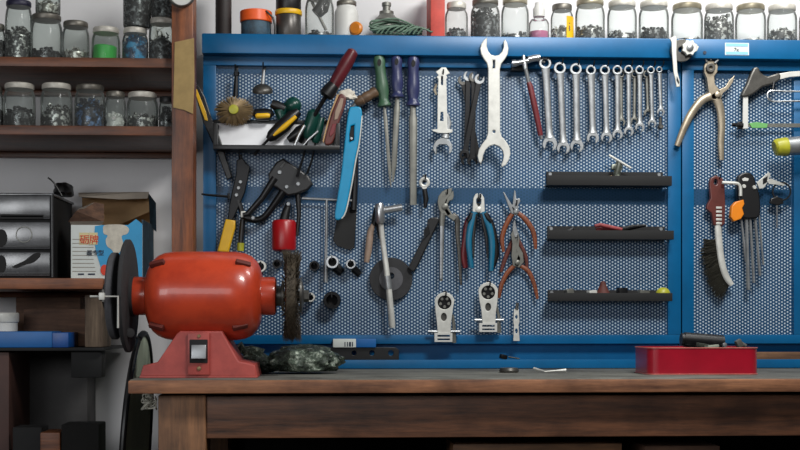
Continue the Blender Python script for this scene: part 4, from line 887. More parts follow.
# ================================================================== three black trays
def shelf_tray(label, x0, x1, y0, y1, yb):
    t = thing('steel_tray', label, 'tray', W((x0+x1)/2, y1, 2.84), 'black steel trays on the left panel')
    Yl = 2.822
    a, b = W(x0, y1, Yl), W(x1, y0, Yl)
    bk0, bk1 = W(x0-.5, yb, 2.866), W(x1-9, yb, 2.866)
    MB().box(a.x, b.x, Yl, Yl+.003, a.z, b.z, .0008).build('front_lip', 'blackmat', t)
    MB().box(a.x, b.x, Yl+.003, 2.866, a.z, a.z+.002).build('tray_floor', 'black', t)
    MB().box(bk0.x, bk1.x, 2.8665, 2.8705, a.z, bk0.z, .0006).build('back_plate', 'blackmat', t)
    for k in (.03, .965):
        MB().lathe((bk0.x+(bk1.x-bk0.x)*k, 2.8665, bk0.z-.006), [(2.1*S(2.86), 0), (1.6*S(2.86), .003)], (0, -1, 0), 14).build('screw', 'steel', t)
    return a.z+.002
z1_ = shelf_tray('top of the three black steel trays on the pegboard', 547, 672, 176, 185, 171.5)
z2_ = shelf_tray('middle of the three black steel trays on the pegboard', 548, 674, 230.5, 239, 226)
z3_ = shelf_tray('bottom one of the three black steel trays on the pegboard', 548.5, 672.5, 293, 301, 290)
YK = 2.845
t = thing('tap_wrench', 'greenish tap wrench with crossbar standing in top tray', 'tap wrench', W(617, 178, YK))
MB().pt([(616, 184), (616.4, 176), (618.4, 166), (619, 161)], [3, 3.4, 4, 2.6], YK, 12).build('chuck', 'olive', t)
MB().pt([(609, 155), (620, 161.6), (631, 168)], [1.1, 1.3, 1.1], YK-.006, 8).build('cross_bar', 'zinc', t)
MB().pbox(612, 164, 623, 169.6, YK-.006, .016, .003).build('collar', 'olive', t)
def in_tray(o, z):
    zz = min(v.co.z for v in o.data.vertices)+o.location.z; o.location.z += z+.0004-zz; return o
o = MB().pt([(585, 175.6), (596, 175.2), (612, 171)], [1.1, 1.1], YK-.012, 8).build('brass_rod', 'brass', None); tag(o, 'thin brass rod lying in the top tray beside tap wrench', 'rod')
o = MB().pt([(566, 175.4), (574, 174.6)], [1.8, 1.5], YK-.01, 8).build('bolt', 'graymetal', None); tag(o, 'small grey bolt at the left of the top tray', 'bolt')
o = MB().plate([(555, 231), (564, 224), (574, 219), (574.5, 226), (570, 231)], YK, .018, (), .003).build('black_wedge', 'black', None); tag(o, 'black wedge shaped piece at left of the middle tray', 'wedge')
t = thing('red_grip_pliers', 'small pliers with faded red grips lying in middle tray', 'pliers', W(610, 229, YK))
MB().pt([(594.6, 226), (600, 224.8), (612, 227.4), (622, 229.4)], [1.6, 2, 2, 1.6], YK-.014, 10).build('handle', 'redbits', t)
MB().pt([(596, 229.4), (604, 228.4), (614, 228.6), (624, 229.8)], [1.6, 2, 2, 1.6], YK-.004, 10).build('handle', 'redbits', t)
MB().pt([(622, 229.4), (633, 227), (646, 225.4)], [2.6, 2.6, 1.2], YK-.009, 10).build('jaw', 'iron', t)
o = MB().pt([(640, 227.6), (652, 226.6), (657, 229.4)], [1.6, 2.2, 1.6], YK, 8).build('black_clip', 'black', None); tag(o, 'black clip at the right end of the middle tray', 'clip')
o = MB().lathe((W(603, 293, YK).x, YK, z3_+.0003), [(9.5*S(YK), 0), (8.6*S(YK), .008), (5.6*S(YK), .022), (3.2*S(YK), .034), (2.6*S(YK), .040), (.8*S(YK), .042)], (0, 0, 1), 14).build('rubber_nozzle', 'rust', None); tag(o, 'dark reddish brown cone standing in the bottom tray', 'nozzle')
for i, (x, w_, h, m_, nm, lab) in enumerate(((569.5, 8, 12, 'graymetal', 'metal_block', 'small grey block at left of the bottom tray'), (592, 9, 10.5, 'zinc', 'bright_washer', 'bright metal scrap left of the brown cone'), (622, 10, 14, 'black', 'black_connector', 'black connector right of the brown cone'), (643, 11, 10.5, 'graymetal', 'flat_key', 'flat grey piece in right half of bottom tray'), (663, 8, 13, 'yellowg', 'yellow_bead', 'pale yellow bead at the right end of the bottom tray'))):
    c = W(x, 293, YK); hh = h*S(YK)
    m = MB()
    if nm == 'yellow_bead': m.ball((c.x, YK, z3_+hh*.5), hh*.5, (1.15, 1, 1))
    else: m.obox((c.x, YK, z3_+hh*.5), (w_*S(YK), .016, hh*.9), (0, .12*(i-2), .3), .0025).obox((c.x+.006, YK-.004, z3_+hh*.36), (w_*.7*S(YK), .01, hh*.5), (0, .3, .6), .002)
    o = m.build(nm, m_, None); tag(o, lab, nm.split('_')[-1]); in_tray(o, z3_)
for o in list(scene.objects):
    if o.name in ('black_wedge', 'black_clip'): in_tray(o, z2_)
    if o.name in ('brass_rod', 'bolt'): in_tray(o, z1_ + .006)
# ================================================================== left shelving
YSF = 2.70
sh = thing('wall_shelving', 'dark reddish wooden wall shelves with a thick post', 'shelves', (W(90, 130, 2.8).x, 2.85, 1.0))
xl = W(-60, 100, YSF).x; xr = W(174, 100, YSF).x
def board(y0, y1, xr_, m_='shelf', nm='shelf_board'):
    a, b = W(0, y1, YSF).z, W(0, y0, YSF).z
    MB().box(xl, xr_, YSF, 2.995, a, b, .002).build(nm, m_, sh)
    MB().box(xl, xr_, 2.975, 2.995, a-.012, a-.0005, .002).build('back_batten', m_, sh)
    return b
ZS1 = board(56.5, 66, xr); ZS2 = board(125, 134.5, xr); ZS3 = board(278, 289, W(103, 280, YSF).x, 'shelflow')
YPO = 2.675
MB().box(W(171.5, 200, YPO).x, W(193.5, 200, YPO).x, YPO, YPO+.06, W(180, 262, YPO).z-.15, 1.80, .003).build('post', 'post', sh)
o = MB().plate([(174.5, 42), (194, 38), (194.4, 80), (193, 114), (184, 110), (173, 107.6), (174, 70)], YPO-.003, .003, (), .0008).build('yellowed_paper', 'paper', None); tag(o, 'strip of yellowed paper tacked to the shelf post', 'paper')
t = thing('clamp_dial', 'round white dial on the post top, cut by frame', 'dial', W(184, -2, YPO-.01))
MB().lathe(W(181.5, -5.5, YPO), [(13.4*S(YPO), 0), (13.4*S(YPO), .012), (12.4*S(YPO), .014)], (0, -1, 0), 32).build('dial_case', 'graymetal', t)
MB().lathe(W(181.5, -5.5, YPO-.018), [(11*S(YPO), 0), (10.6*S(YPO), .002)], (0, -1, 0), 32).build('dial_face', 'milky', t)
MB().lathe(W(181, -4.5, YPO-.02), [(3*S(YPO), 0), (2.4*S(YPO), .003)], (0, -1, 0), 16).build('dial_hub', 'iron', t)
# ================================================================== jars
def jar(label, px0, px1, ytop, zb, Yc, lid='lidwhite', content=None, cfill=None, clabel=None, neck=.86, lid_px=5, group=None, g='glass', name='glass_jar', ccat='hardware', shoulder=.22, cname='hardware_pile', wall_mat=None):
    cx = W((px0+px1)/2, 100, Yc).x; q = S(Yc); r = (px1-px0)/2*q
    ztop = W(300, ytop, Yc-r*.9).z; h = ztop-zb; lh = lid_px*q
    t = thing(name, label, 'jar', (cx, Yc, zb+.0003), group)
    zb += .0003; H = h-lh
    prof = [(r*.9, 0), (r*.98, .02*H), (r, .08*H), (r, H*(1-shoulder-.08)), (r*.97, H*(1-shoulder*.8)), (r*(neck+.04), H*(1-shoulder*.3)), (r*neck, H*.96), (r*neck, H)]
    MB().lathe((cx, Yc, zb), prof, (0, 0, 1), 28).build('glass_body', wall_mat or g, t, True, 60)
    if lid:
        lr = r*(neck+.05)
        MB().lathe((cx, Yc, zb+H-.0008), [(lr*.97, 0), (lr, lh*.12), (lr, lh*.8), (lr*.94, lh), (lr*.8, lh*1.02)], (0, 0, 1), 28).build('lid', lid, t)
    if content:
        kind, m_ = content; zc = W(300, cfill, Yc-r*.9).z; ch = max(zc-zb, .004)
        m = MB(); rr = r*.88
        m.lathe((cx, Yc, zb+.0015), [(rr*.9, 0), (rr*.96, ch*.15), (rr*.94, ch*.75), (rr*.5, ch*.92), (.0005, ch*.9)], (0, 0, 1), 20)
        rnd = random.Random(int(px0*10+ytop))
        if kind in ('nuts', 'screws', 'bits'):
            n = int(50*min(1.6, ch/.03))
            for i in range(n):
                a = rnd.uniform(0, 2*PI)
                if rnd.random() < .62: ra, z = rr*rnd.uniform(.86, .95), rnd.uniform(.03, .9)*ch
                else: ra, z = rr*rnd.uniform(0, .85), ch*rnd.uniform(.78, 1.05)
                p = Vector((cx+ra*math.cos(a), Yc+ra*math.sin(a), zb+.003+z)); sz = rnd.uniform(.0035, .0055)
                rot = (rnd.uniform(0, 3), rnd.uniform(0, 3), rnd.uniform(0, 3))
                if kind == 'nuts':
                    ax_ = Vector((rnd.uniform(-1, 1), rnd.uniform(-1, -.2), rnd.uniform(-1, 1)))
                    m.lathe(p, [(sz*.5, -sz*.3), (sz, -sz*.3), (sz, sz*.3), (sz*.5, sz*.3)], ax_, 6, False)
                elif kind == 'screws':
                    d = Vector((rnd.uniform(-1, 1), rnd.uniform(-.5, .5), rnd.uniform(-.7, 1))).normalized()
                    d *= min(.010, r*.4)
                    m.tube([p-d*.4, p+d*.4, p+d*.41, p+d*.5], [.0011, .0013, .0026, .0024], 6)
                else: m.obox(p, (sz*1.5, sz*1.2, sz*1.1), rot)
        o = m.build(cname, m_, None); tag(o, clabel, ccat, None, 'stuff')
    return t
N_, D_, P_ = ('nuts', 'nuts'), ('bits', 'nutsdark'), ('screws', 'nutspale')
# ---- top wooden shelf
YJ = 2.755
T1 = [
 (-14, 5, 26, 'lidgrey', D_, 44, 'glass jar at the left frame edge on the top wooden shelf', 'dark bits in the jar at the left frame edge, top shelf'),
 (5.5, 32, 2, 'liddark', ('nuts', 'nuts'), 30, 'tall jar with dark blue lid on the top wooden shelf', 'steel nuts in the tall dark blue lidded jar'),
 (31, 62, 15, 'lidgrey', D_, 50, 'wide grey lidded jar right of the dark blue lidded one', 'dark bits at the bottom of the wide grey lidded jar'),
 (62.5, 89, 22, 'lidgrey', P_, 51, 'squat nearly empty jar between grey lidded jar and green cap jar', 'few pale screws in the squat nearly empty jar'),
 (92, 120, 27.5, 'lidwhite', None, 0, 'squat jar with a green cap inside on the top wooden shelf', ''),
 (122.5, 148, 28, 'lidwhite', ('bits', 'bluebits'), 38, 'jar with blue contents on the top wooden shelf', 'blue plastic bits inside the jar on the top shelf'),
 (149, 174, 18, 'lidwhite', ('screws', 'nutsdark'), 36, 'jar of long thin nails next to the shelf post', 'thin nails and dark bits in the jar next to the post'),
]
zt_jar = {}
for k, (a, b, yt, lid, ct, cf, lb, clb) in enumerate(T1):
    jar(lb, a, b, yt, ZS1, YJ, lid, ct, cf, clb, group='glass jars on the top wooden shelf', g='glassdim', lid_px=5.5)
# green cap inside the fifth jar
o = MB().lathe((W(104.5, 50, YJ).x, YJ, ZS1+.003), [(11*S(YJ), 0), (11.4*S(YJ), .003), (11.4*S(YJ), 14*S(YJ)), (10.6*S(YJ), 15*S(YJ))], (.06, 0, 1), 30).build('green_cap', 'greencap', None); tag(o, 'bright green screw cap inside the squat jar on top shelf', 'cap')
m = MB(); rnd = random.Random(4)
for i in range(16):
    x = 161.5+rnd.uniform(-8, 8); y = rnd.uniform(28, 48); a = rnd.uniform(-1.2, 1.2)
    p = W(x, y, YJ); p.y = YJ-.012+rnd.uniform(-.004, .006); d = Vector((math.sin(a), 0, math.cos(a)))*rnd.uniform(.008, .014)
    if abs((p+d).x-W(161.5, 40, YJ).x) < .021 and abs((p-d).x-W(161.5, 40, YJ).x) < .021: m.tube([p-d, p+d], .0008, 5)
o = m.build('nails', 'wirewhite', None); tag(o, 'bright long nails in the jar beside the shelf post', 'nails', None, 'stuff')
# upper layer of jars standing on lids
zl2 = W(300, 15, YJ-.029).z
jar('jar stacked on the wide grey lidded jar, cut by the frame', 36, 60, -22, zl2+.001, YJ, 'lidgrey', P_, 4, 'pale screws in the jar stacked on the grey lid', g='glassdim', group='jars stacked in the upper layer')
zl3 = W(300, 28, YJ-.025).z
jar('big jar of black bits stacked on the blue contents jar', 123.5, 151, -26, zl3+.001, YJ, 'lidgrey', D_, -6, 'black bits filling the big stacked jar', g='glassdim', group='jars stacked in the upper layer')
zl4 = W(300, 18, YJ-.024).z
jar('dark jar stacked on the jar of nails beside the post', 151.5, 174, -24, zl4+.001, YJ, 'lidgrey', D_, -4, 'black bits filling the stacked jar beside the post', g='glassdim', group='jars stacked in the upper layer')
# ---- second wooden shelf
T2 = [
 (-20, 3, 88, 'lidgrey', D_, 112, 'jar cut by the left frame edge on the lower wooden shelf', 'dark bits in the jar cut by the left frame edge'),
 (4, 35, 84, 'lidwhite', ('nuts', 'nutsdark'), 110, 'wide jar with cream lid, leftmost whole jar on lower shelf', 'dark nuts in the wide cream lidded jar'),
 (41, 72, 84, 'lidwhite', ('nuts', 'nuts'), 108, 'second cream lidded jar with nuts on the lower shelf', 'mixed nuts in the second cream lidded jar'),
 (75, 105, 85, 'lidgrey', ('nuts', 'bluesteel'), 103, 'wide jar of bluish rings in the middle of lower shelf', 'bluish steel rings in the wide middle jar'),
 (105.5, 125.5, 92, 'lidgrey', ('bits', 'milky'), 116, 'narrow pale jar right of the bluish rings jar', 'pale bits at the bottom of the narrow jar'),
 (127, 158, 92, 'lidwhite', ('nuts', 'nuts'), 116, 'squat wide jar with cream lid near the post', 'steel nuts in the squat wide jar near the post'),
 (159, 175, 97, 'lidblack', D_, 110, 'small dark jar with black lid against the post', 'dark bits in the small black lidded jar'),
]
for k, (a, b, yt, lid, ct, cf, lb, clb) in enumerate(T2):
    jar(lb, a, b, yt, ZS2, YJ, lid, ct, cf, clb, group='glass jars on the lower wooden shelf', g='glassdim', lid_px=5.5)
# ---- jars along the top of the blue panel
YU = 2.872; ZU = LEDGE_TOP
T3 = [
 (445, 468, 2.5, 'lidwhite', ('nuts', 'nutsdark'), 27, 'small jar with pale lid beside the red block', 'dark nuts in the small jar beside the red block', .8),
 (470.5, 500, -2, 'lidgrey', ('bits', 'nutsdark'), 6, 'wide jar packed with dark bits above the biggest spanner', 'dark bits packed in the jar above the biggest spanner', .84),
 (501, 529, -3, 'lidbrass', ('bits', 'nuts'), 30, 'nearly empty wide jar left of the pink bottle', 'thin layer of bits in the jar left of the pink bottle', .84),
 (550.5, 573.5, 3, 'lidgrey', ('nuts', 'nutspale'), 24, 'small jar with a yellow label right of the pink bottle', 'pale nuts in the jar with the yellow label', .82),
 (575, 605, -3, 'lidbrass', ('nuts', 'nuts'), 22, 'wide jar of nuts right of the yellow labelled jar', 'steel nuts in the jar right of the yellow label', .86),
 (607, 637, -2, 'lidwhite', ('nuts', 'nuts'), 27, 'wide jar, second to the right of the yellow labelled jar', 'steel nuts in the second jar past the yellow label', .86),
 (638.5, 669, -2, 'lidwhite', ('bits', 'nutsdark'), 23, 'wide jar with heaped dark bits, left of the grey round plate', 'dark bits heaped in the jar left of the round plate', .86),
 (671, 703, 0, 'lidbrass', ('bits', 'nutspale'), 34, 'empty looking bright jar directly above the grey round plate', 'few pale bits in the jar above the round plate', .86),
 (704, 734, 0, 'lidwhite', ('nuts', 'nuts'), 11, 'jar full of steel rings right of the grey round plate', 'steel rings filling the jar right of the round plate', .86),
 (735, 766, 0, 'lidbrass', ('bits', 'nutspale'), 33, 'bright jar with a thin pale layer above the sticker', 'thin pale layer in the jar above the sticker', .86),
 (767, 797, 0, 'lidwhite', ('bits', 'nuts'), 22, 'wide jar of grey bits, last whole jar on the right', 'grey bits in the last whole jar on the right', .86),
 (799, 829, 0, 'lidwhite', ('bits', 'nutspale'), 30, 'jar cut by the right frame edge on the blue ledge', 'pale bits in the jar cut by the right edge', .86),
]
for k, (a, b, yt, lid, ct, cf, lb, clb, nk) in enumerate(T3):
    t = jar(lb, a, b, yt-4, ZU, YU, lid, ct, cf, clb, nk, 6, 'glass jars along the top of the blue panels')
    if k == 3:
        q = S(YU); cxx = W(562, 20, YU).x; r = 11.5*q; m = MB(); pr = []
        z0, z1 = W(300, 37, YU).z, W(300, 15, YU).z
        for i in range(9):
            an = -PI/2+.22+i*.13; pr.append((cxx+math.cos(an)*(r+.0005), YU+math.sin(an)*(r+.0005)))
        v0 = [m.bm.verts.new((x, y, z0)) for x, y in pr]; v1 = [m.bm.verts.new((x, y, z1)) for x, y in pr]
        for i in range(8): m.bm.faces.new((v0[i], v0[i+1], v1[i+1], v1[i]))
        lbp = m.build('yellow_label', 'yellow', t)
        f_ = YU-r-.001
        text_mb(MB(), 'L', 566.6, 23.5, 8, f_+.0035).build('lettering', 'darkink', lbp, False)
        text_mb(MB(), '8', 566.6, 31, 8, f_+.0035).build('lettering', 'darkink', lbp, False)
# pink liquid bottle
q = S(YU); cxx = W(539, 20, YU).x
t = thing('plastic_bottle', 'small clear bottle of pink liquid with white cap', 'bottle', (cxx, YU, ZU))
hb = W(300, 16, YU).z-ZU
MB().lathe((cxx, YU, ZU+.0004), [(9*q, 0), (10.2*q, .003), (10.2*q, hb*.78), (8*q, hb*.95), (5*q, hb), (5*q, hb+3*q)], (0, 0, 1), 26).build('bottle_body', 'glass', t)
MB().lathe((cxx, YU, ZU+hb+2*q), [(6*q, 0), (6*q, 8*q), (4.6*q, 10*q), (4*q, 14*q)], (0, 0, 1), 22).build('cap', 'milky', t)
lq = W(300, 28, YU-.02).z-ZU
MB().lathe((cxx, YU, ZU+.0015), [(8.6*q, 0), (9.5*q, .003), (9.5*q, lq), (.001, lq)], (0, 0, 1), 26).build('pink_liquid', 'pink', t)
# red block
o = MB().box(W(430.5, 20, 2.85).x, W(445, 20, 2.85).x, 2.85, 2.97, ZU+.0004, 1.75, .003).build('red_block', 'redblock', None); tag(o, 'upright red painted block among the jars, cut by frame', 'block')
# left part of the ledge: tube, tape, tins, jars, bottle
def cyl(name, label, catg, px0, px1, y0, segs, Yc=YU):
    """stack of (material, part name, py bottom, py top, radius factor)"""
    cx = W((px0+px1)/2, 20, Yc).x; r = (px1-px0)/2*S(Yc)
    t = thing(name, label, catg, (cx, Yc, ZU+.0004))
    for m_, nm, yb, yt, k in segs:
        zb = ZU+.0004 if yb is None else W(300, yb, Yc).z; zt = W(300, yt, Yc).z
        MB().lathe((cx, Yc, zb), [(r*k*.97, 0), (r*k, .0015), (r*k, zt-zb-.0015), (r*k*.97, zt-zb)], (0, 0, 1), 30).build(nm, m_, t)
    return t
cyl('dark_tube', 'tall dark tube at the left end of the ledge', 'tube', 215.5, 231.5, 31, [(mat('dark_tube_mat', (38, 28, 26), .6, 0, .5, 40), 'tube', None, -30, 1)])
cyl('plastic_tub', 'orange lidded blue tub on the left of the ledge', 'tub', 240, 272, 31, [('boxside', 'tub_body', None, 23.5, .93), ('orange', 'orange_lid', 23.5, 12.5, 1)])
m = MB().tube([W(*p, 2.845) for p in ((266, 14), (273, 21), (275, 29), (275, 38))], .0022, 8).build('bent_wire', 'black', None); tag(m, 'black bent wire beside the orange lidded tub', 'wire')
m.location.z += ZU+.001-(min(v.co.z for v in m.data.vertices)+m.location.z)
cyl('lubricant_tin', 'dark can with a yellow band on the ledge', 'can', 275, 302, 31, [(mat('dark_can', (86, 82, 78), .35, .4, .6, 30), 'can_body', None, 16, .93), ('yellow', 'yellow_band', 16, 11, 1.0), ('black', 'can_top', 11, -14, .93)])
jar('jar with dark tools leaning inside, right of the yellow banded can', 305, 334, -9, ZU, YU, 'lidgrey', D_, 31, 'dark bits at the bottom of the jar right of the can', .86, 5, None)
o = MB().tube([W(312, 2, YU), W(326, 30, YU)], .0035, 8).build('leaning_rod', 'steeldark', None); tag(o, 'dark rod leaning inside the jar right of the can', 'rod')
o = MB().pt([(316, 14), (322, 8), (327, -4)], [6, 7, 5], YU, 10).build('dark_fitting', 'iron', None); tag(o, 'dark fitting filling the top of the jar right of the can', 'fitting')
jar('frosted plastic jar left of the amber knob', 334.5, 358.5, -2, ZU, YU, 'lidgrey', None, 0, '', .78, 5, None, name='plastic_jar', wall_mat='milky')
o = MB().lathe(W(356, 27, 2.842), [(5.5*S(2.842), -.006), (6.9*S(2.842), -.003), (6.9*S(2.842), .003), (5*S(2.842), .006)], (-.5, -1, 0), 24).build('amber_knob', 'amber', None); tag(o, 'amber round knob resting before the frosted jar', 'knob'); o.location.z += ZU+.0006-(min(v.co.z for v in o.data.vertices)+o.location.z)
t = thing('pipe_fitting', 'grey pipe fitting standing behind the green cord coil', 'fitting', (W(386.5, 20, 2.945).x, 2.945, ZU))
cx = t.location.x
MB().lathe((cx, 2.945, ZU+.0004), [(14*q, 0), (14*q, 20*q), (13*q, 26*q), (9*q, 30*q), (7.4*q, 32*q), (7.4*q, 35*q), (4*q, 36*q), (4*q, 40*q), (4.8*q, 40.6*q), (4.8*q, 44*q), (2*q, 45*q)], (0, 0, 1), 20).build('fitting_body', 'graymetal', t)
# green cord coil lying on the ledge
m = MB(); rnd = random.Random(2)
xc = W(396, 20, 2.868).x
for k in range(9):
    pts = []; rx = (27-rnd.uniform(0, 5))*S(2.868); ry = .026-rnd.uniform(0, .005); tl = rnd.uniform(.1, .34); ph = rnd.uniform(0, 6)
    for i in range(33):
        a = 2*PI*i/32; x = rx*math.cos(a)
        z = ZU+.005+.0034*k*.55+.5*tl*(rx*.45+ry*math.sin(a))+.004*(1+math.cos(2*a+ph))+ .010*(1-abs(x)/rx)*.8
        pts.append((xc+x+rnd.uniform(-.0008, .0008), 2.868+ry*math.sin(a+.3*k), z))
    m.tube(pts, .0021, 7)
for k in range(10):
    x = W(376+k*4.6, 20, 2.85).x; z = ZU+.004
    m.tube(cat([(x, 2.838, z), (x+.012, 2.836, z+.010+.004*math.sin(k)), (x+.030, 2.846, z+.021-.0009*abs(k-4)**2*.6), (x+.038, 2.868, z+.018)], 5), .0019, 7)
o = m.build('cord_coil', 'greenwire', None); tag(o, 'coil of grey-green cord lying on the ledge', 'cord')
# ================================================================== third shelf: drawers and box
YD = 2.73
t = thing('drawer_organizer', 'smoked black plastic drawer organizer on the third shelf', 'organizer', (W(20, 277, YD).x, YD, ZS3))
xa, xb = W(-30, 230, YD).x, W(52, 230, YD).x
zt = W(20, 193, YD).z; zz = lambda y: W(20, y, YD).z
MB().box(xa, xb, YD+.006, 2.94, ZS3+.0005, zt-.004, .003).build('case', 'blackmat', t)
MB().box(xa, xb+.003, YD-.004, 2.945, zt-.006, zt, .002).build('top_rim', 'smokeplastic', t)
MB().pt([(52, 194), (52.6, 277)], [2, 2], YD, 10).build('corner_post', 'black', t)
for j, (ya, yb2) in enumerate(((194.5, 219), (222, 249), (252, 276))):
    for (x0_, x1_) in ((-29, 50.5),):
        d = MB().box(W(x0_, 1, YD).x, W(x1_, 1, YD).x, YD-.002, YD+.02, zz(yb2), zz(ya), .003).build('drawer', 'smokeplastic', t)
        MB().pbox(x0_+2, yb2-3.5, x1_-1, yb2-2, YD-.0035, .003, .0006).build('drawer_ledge', 'black', d)
        if j == 1:
            MB().ring(W(24, 234.5, YD-.0025), 7.6*S(YD), .5*S(YD), (0, 1, 0), 28, 6).build('round_emblem', 'graymetal', d)
        if j == 0: MB().plate([(0, 214), (44, 214.6), (43, 219), (0, 219)], YD-.0035, .002).build('dark_cutout', 'blackmat', d)
        if j == 1: MB().plate(circ(1, 238, 6, 20, 9), YD-.004, .003).build('finger_pull', 'blackmat', d)
        if j == 2:
            MB().plate([(12, 266.5), (24, 261), (33, 254), (40, 252.5), (39.6, 257), (33, 262.6), (26, 264.4), (17, 268)], YD-.0035, .002, (), .0004, 2).build('dark_decal', 'blackmat', d)
            MB().plate(circ(1, 264, 5, 20, 9), YD-.004, .003).build('finger_pull', 'blackmat', d)
o = MB()
o.pt([(48, 181), (52, 184), (56, 189), (62, 199)], [.8, .8], 2.80, 8, 1, 4)
blob(o, (W(63.5, 203, 2.88).x, 2.88, zt+.012), (9.5*S(2.8), .045, .019), 2, .25, 3)
o = o.build('dark_bundle', 'black', None); tag(o, 'dark bundle with a wire end on the drawer organizer', 'bundle'); o.location.z += zt+.0005-(min(v.co.z for v in o.data.vertices)+o.location.z)
# printed carton
YC = 2.74
t = thing('printed_carton', 'open white and blue printed carton with raised flaps', 'carton', (W(105, 277, YC).x, YC, ZS3))
ca, cb = W(71, 250, YC).x, W(142.5, 250, YC).x; cz = W(100, 225, YC).z; cdp = .17
q = S(YC)
MB().box(ca, cb, YC, YC+.003, ZS3+.0005, cz).build('front_wall', 'boxwhite', t, False)
MB().box(cb-.002, cb, YC+.003, YC+cdp, ZS3+.0005, cz+.012).build('right_wall', 'boxside', t, False)
MB().box(ca, ca+.002, YC+.003, YC+cdp, ZS3+.0005, cz).build('left_wall', 'boxside', t, False)
MB().box(ca, cb, YC+cdp-.003, YC+cdp, ZS3+.0005, cz+.002).build('rear_wall', 'cardboard', t, False)
MB().box(ca, cb, YC+.003, YC+cdp-.003, ZS3+.0005, ZS3+.003).build('bottom', 'cardboard', t, False)
MB().plate([(95, 226), (102, 225), (128, 225), (136, 219), (142.3, 224), (142.3, 276.6), (106, 276.6), (101, 268), (96, 252), (94, 238)], YC-.0012, .001, (), .0002).build('blue_print', 'boxblue', t, False)
MB().plate([(103, 230), (104, 225.5), (112, 224.4), (124, 225), (129, 229), (127, 234), (121.6, 236), (123, 243), (121, 250), (116, 256), (112, 250), (107, 246), (105.6, 240), (107.6, 235.6), (104, 234)], YC-.002, .001, (), .0002, 3).build('white_print', 'cloth', t, False)
for k in range(9): MB().pbox(72.5, 239+k*4, 93.5-(0 if k < 6 else -k+5)*0.8, 239.5+k*4, YC-.0008, .0006).build('ruled_line', 'cardgrey', t, False)
text_mb(text_mb(MB(), '砺', 79.6, 243, 9.5, YC-.0012), '牌', 89.2, 243, 9.5, YC-.0024, .0006).build('lettering', 'redink', t, False)
MB().plate([(79.2, 232.6), (88.6, 232.6), (88.6, 244.6), (79.2, 244.6)], YC-.0006, .0005).plate([(89, 232.6), (97.6, 232.6), (97.6, 244.6), (89, 244.6)], YC-.0018, .0005).build('lettering_ground', 'yelink', t, False)
text_mb(text_mb(text_mb(MB(), '最', 86.4, 255, 6, YC-.002), '专', 92.6, 255, 6, YC-.002), '型', 98, 255, 6, YC-.002).build('lettering', 'darkink', t, False)
MB().plate(circ(104.4, 270, 4, 16, 5.4), YC-.0022, .001).build('red_print', 'redink', t, False)
MB().pbox(78, 273.4, 84, 275, YC-.0008, .0006).pbox(88, 273.4, 95, 275, YC-.0008, .0006).build('small_print', 'darkink', t, False)
# flaps: rear one stands up and folds towards the front, left one curls
def quad(name, m_, pts, th=.002):
    m = MB(); v = [m.bm.verts.new(p) for p in pts]; m.bm.faces.new(v)
    r = bmesh.ops.solidify(m.bm, geom=m.bm.faces[:], thickness=th); return m.build(name, m_, t, False)
yr = YC+cdp-.004
quad('rear_flap', 'cardboard', [W(82.5, 226, yr), W(150, 226, yr), W(150, 197, yr-.01), W(82, 197, yr-.01)])
quad('rear_flap_fold', 'cardgrey', [W(78.6, 192.6, yr-.045), W(148, 192, yr-.045), W(150, 198, yr-.012), W(82, 198, yr-.012)])
quad('fold_edge', 'cardgrey', [W(78.4, 192.6, yr-.046), W(149, 191.8, yr-.046), W(147.5, 198.5, yr-.05), W(120, 199.4, yr-.05), W(78.8, 196.8, yr-.05)])
quad('right_flap', 'boxside', [W(148.5, 193, yr-.045), W(156, 203, yr-.005), W(156.5, 232, yr), W(150, 226, yr-.03)])
quad('left_flap', 'brownold', [W(68, 222, YC+.02), W(104, 222, YC+.05), W(104, 204, YC+.07), W(94, 202, YC+.06), W(76, 211, YC+.03)])
quad('front_flap', 'cardgrey', [W(71, 226.4, YC), W(101, 226, YC), W(104, 221, YC+.02), W(70, 221.6, YC+.02)])
quad('flap_edge', 'cardgrey', [W(76, 210, YC+.028), W(93.6, 202.4, YC+.058), W(92.4, 206, YC+.056), W(84, 208.6, YC+.04)])
# ================================================================== lower left corner
YB2 = 2.72
zc = W(40, 350.5, YB2).z
t = thing('low_cabinet', 'dark grey low cabinet with a brown board edge', 'cabinet', (W(45, 400, YB2).x, YB2, 0))
MB().box(W(4, 400, 2.88).x, W(87.5, 400, 2.88).x, 2.88, 2.98, 0, zc, .003).build('cabinet_body', 'cabdark', t)
MB().box(W(-60, 400, YB2).x, W(11.6, 400, YB2).x, YB2-.02, 2.98, 0, zc-.003, .003).build('side_board', mat('dark_red_board', (70, 40, 32), .6, 0, .4, 10), t)
MB().box(W(-60, 400, YB2).x, W(104, 400, YB2-.03).x, YB2-.03, 2.98, zc, zc+.006, .001).build('cabinet_top', 'blackmat', t)
zc += .006
MB().box(W(72, 350, YB2).x, W(103, 350, YB2).x, YB2-.012, YB2+.03, W(80, 377.5, YB2).z, zc-.0062, .003).build('corner_block', 'blackmat', t)
t = thing('blue_carton', 'flat glossy blue carton on the low cabinet', 'box', (W(30, 350, 2.70).x, 2.70, zc))
MB().box(W(-40, 340, 2.70).x, W(52, 340, 2.70).x, 2.70, 2.80, zc+.0004, W(30, 331.5, 2.70).z, .002).build('carton_front', 'bluebox', t)
MB().box(W(52, 340, 2.70).x, W(68.5, 340, 2.70).x, 2.7005, 2.80, zc+.0004, W(30, 332.5, 2.70).z, .002).build('carton_end', mat('carton_dark_blue', (8, 74, 146), .4), t)
zt2 = W(30, 331.5, 2.70).z
o = MB().box(W(18, 320, 2.755).x, W(84, 320, 2.755).x, 2.803, 2.835, zc+.0004, W(40, 309, 2.803).z, .003).build('brown_plank', 'brownold', None); tag(o, 'old brown plank standing on edge behind the blue carton', 'board')
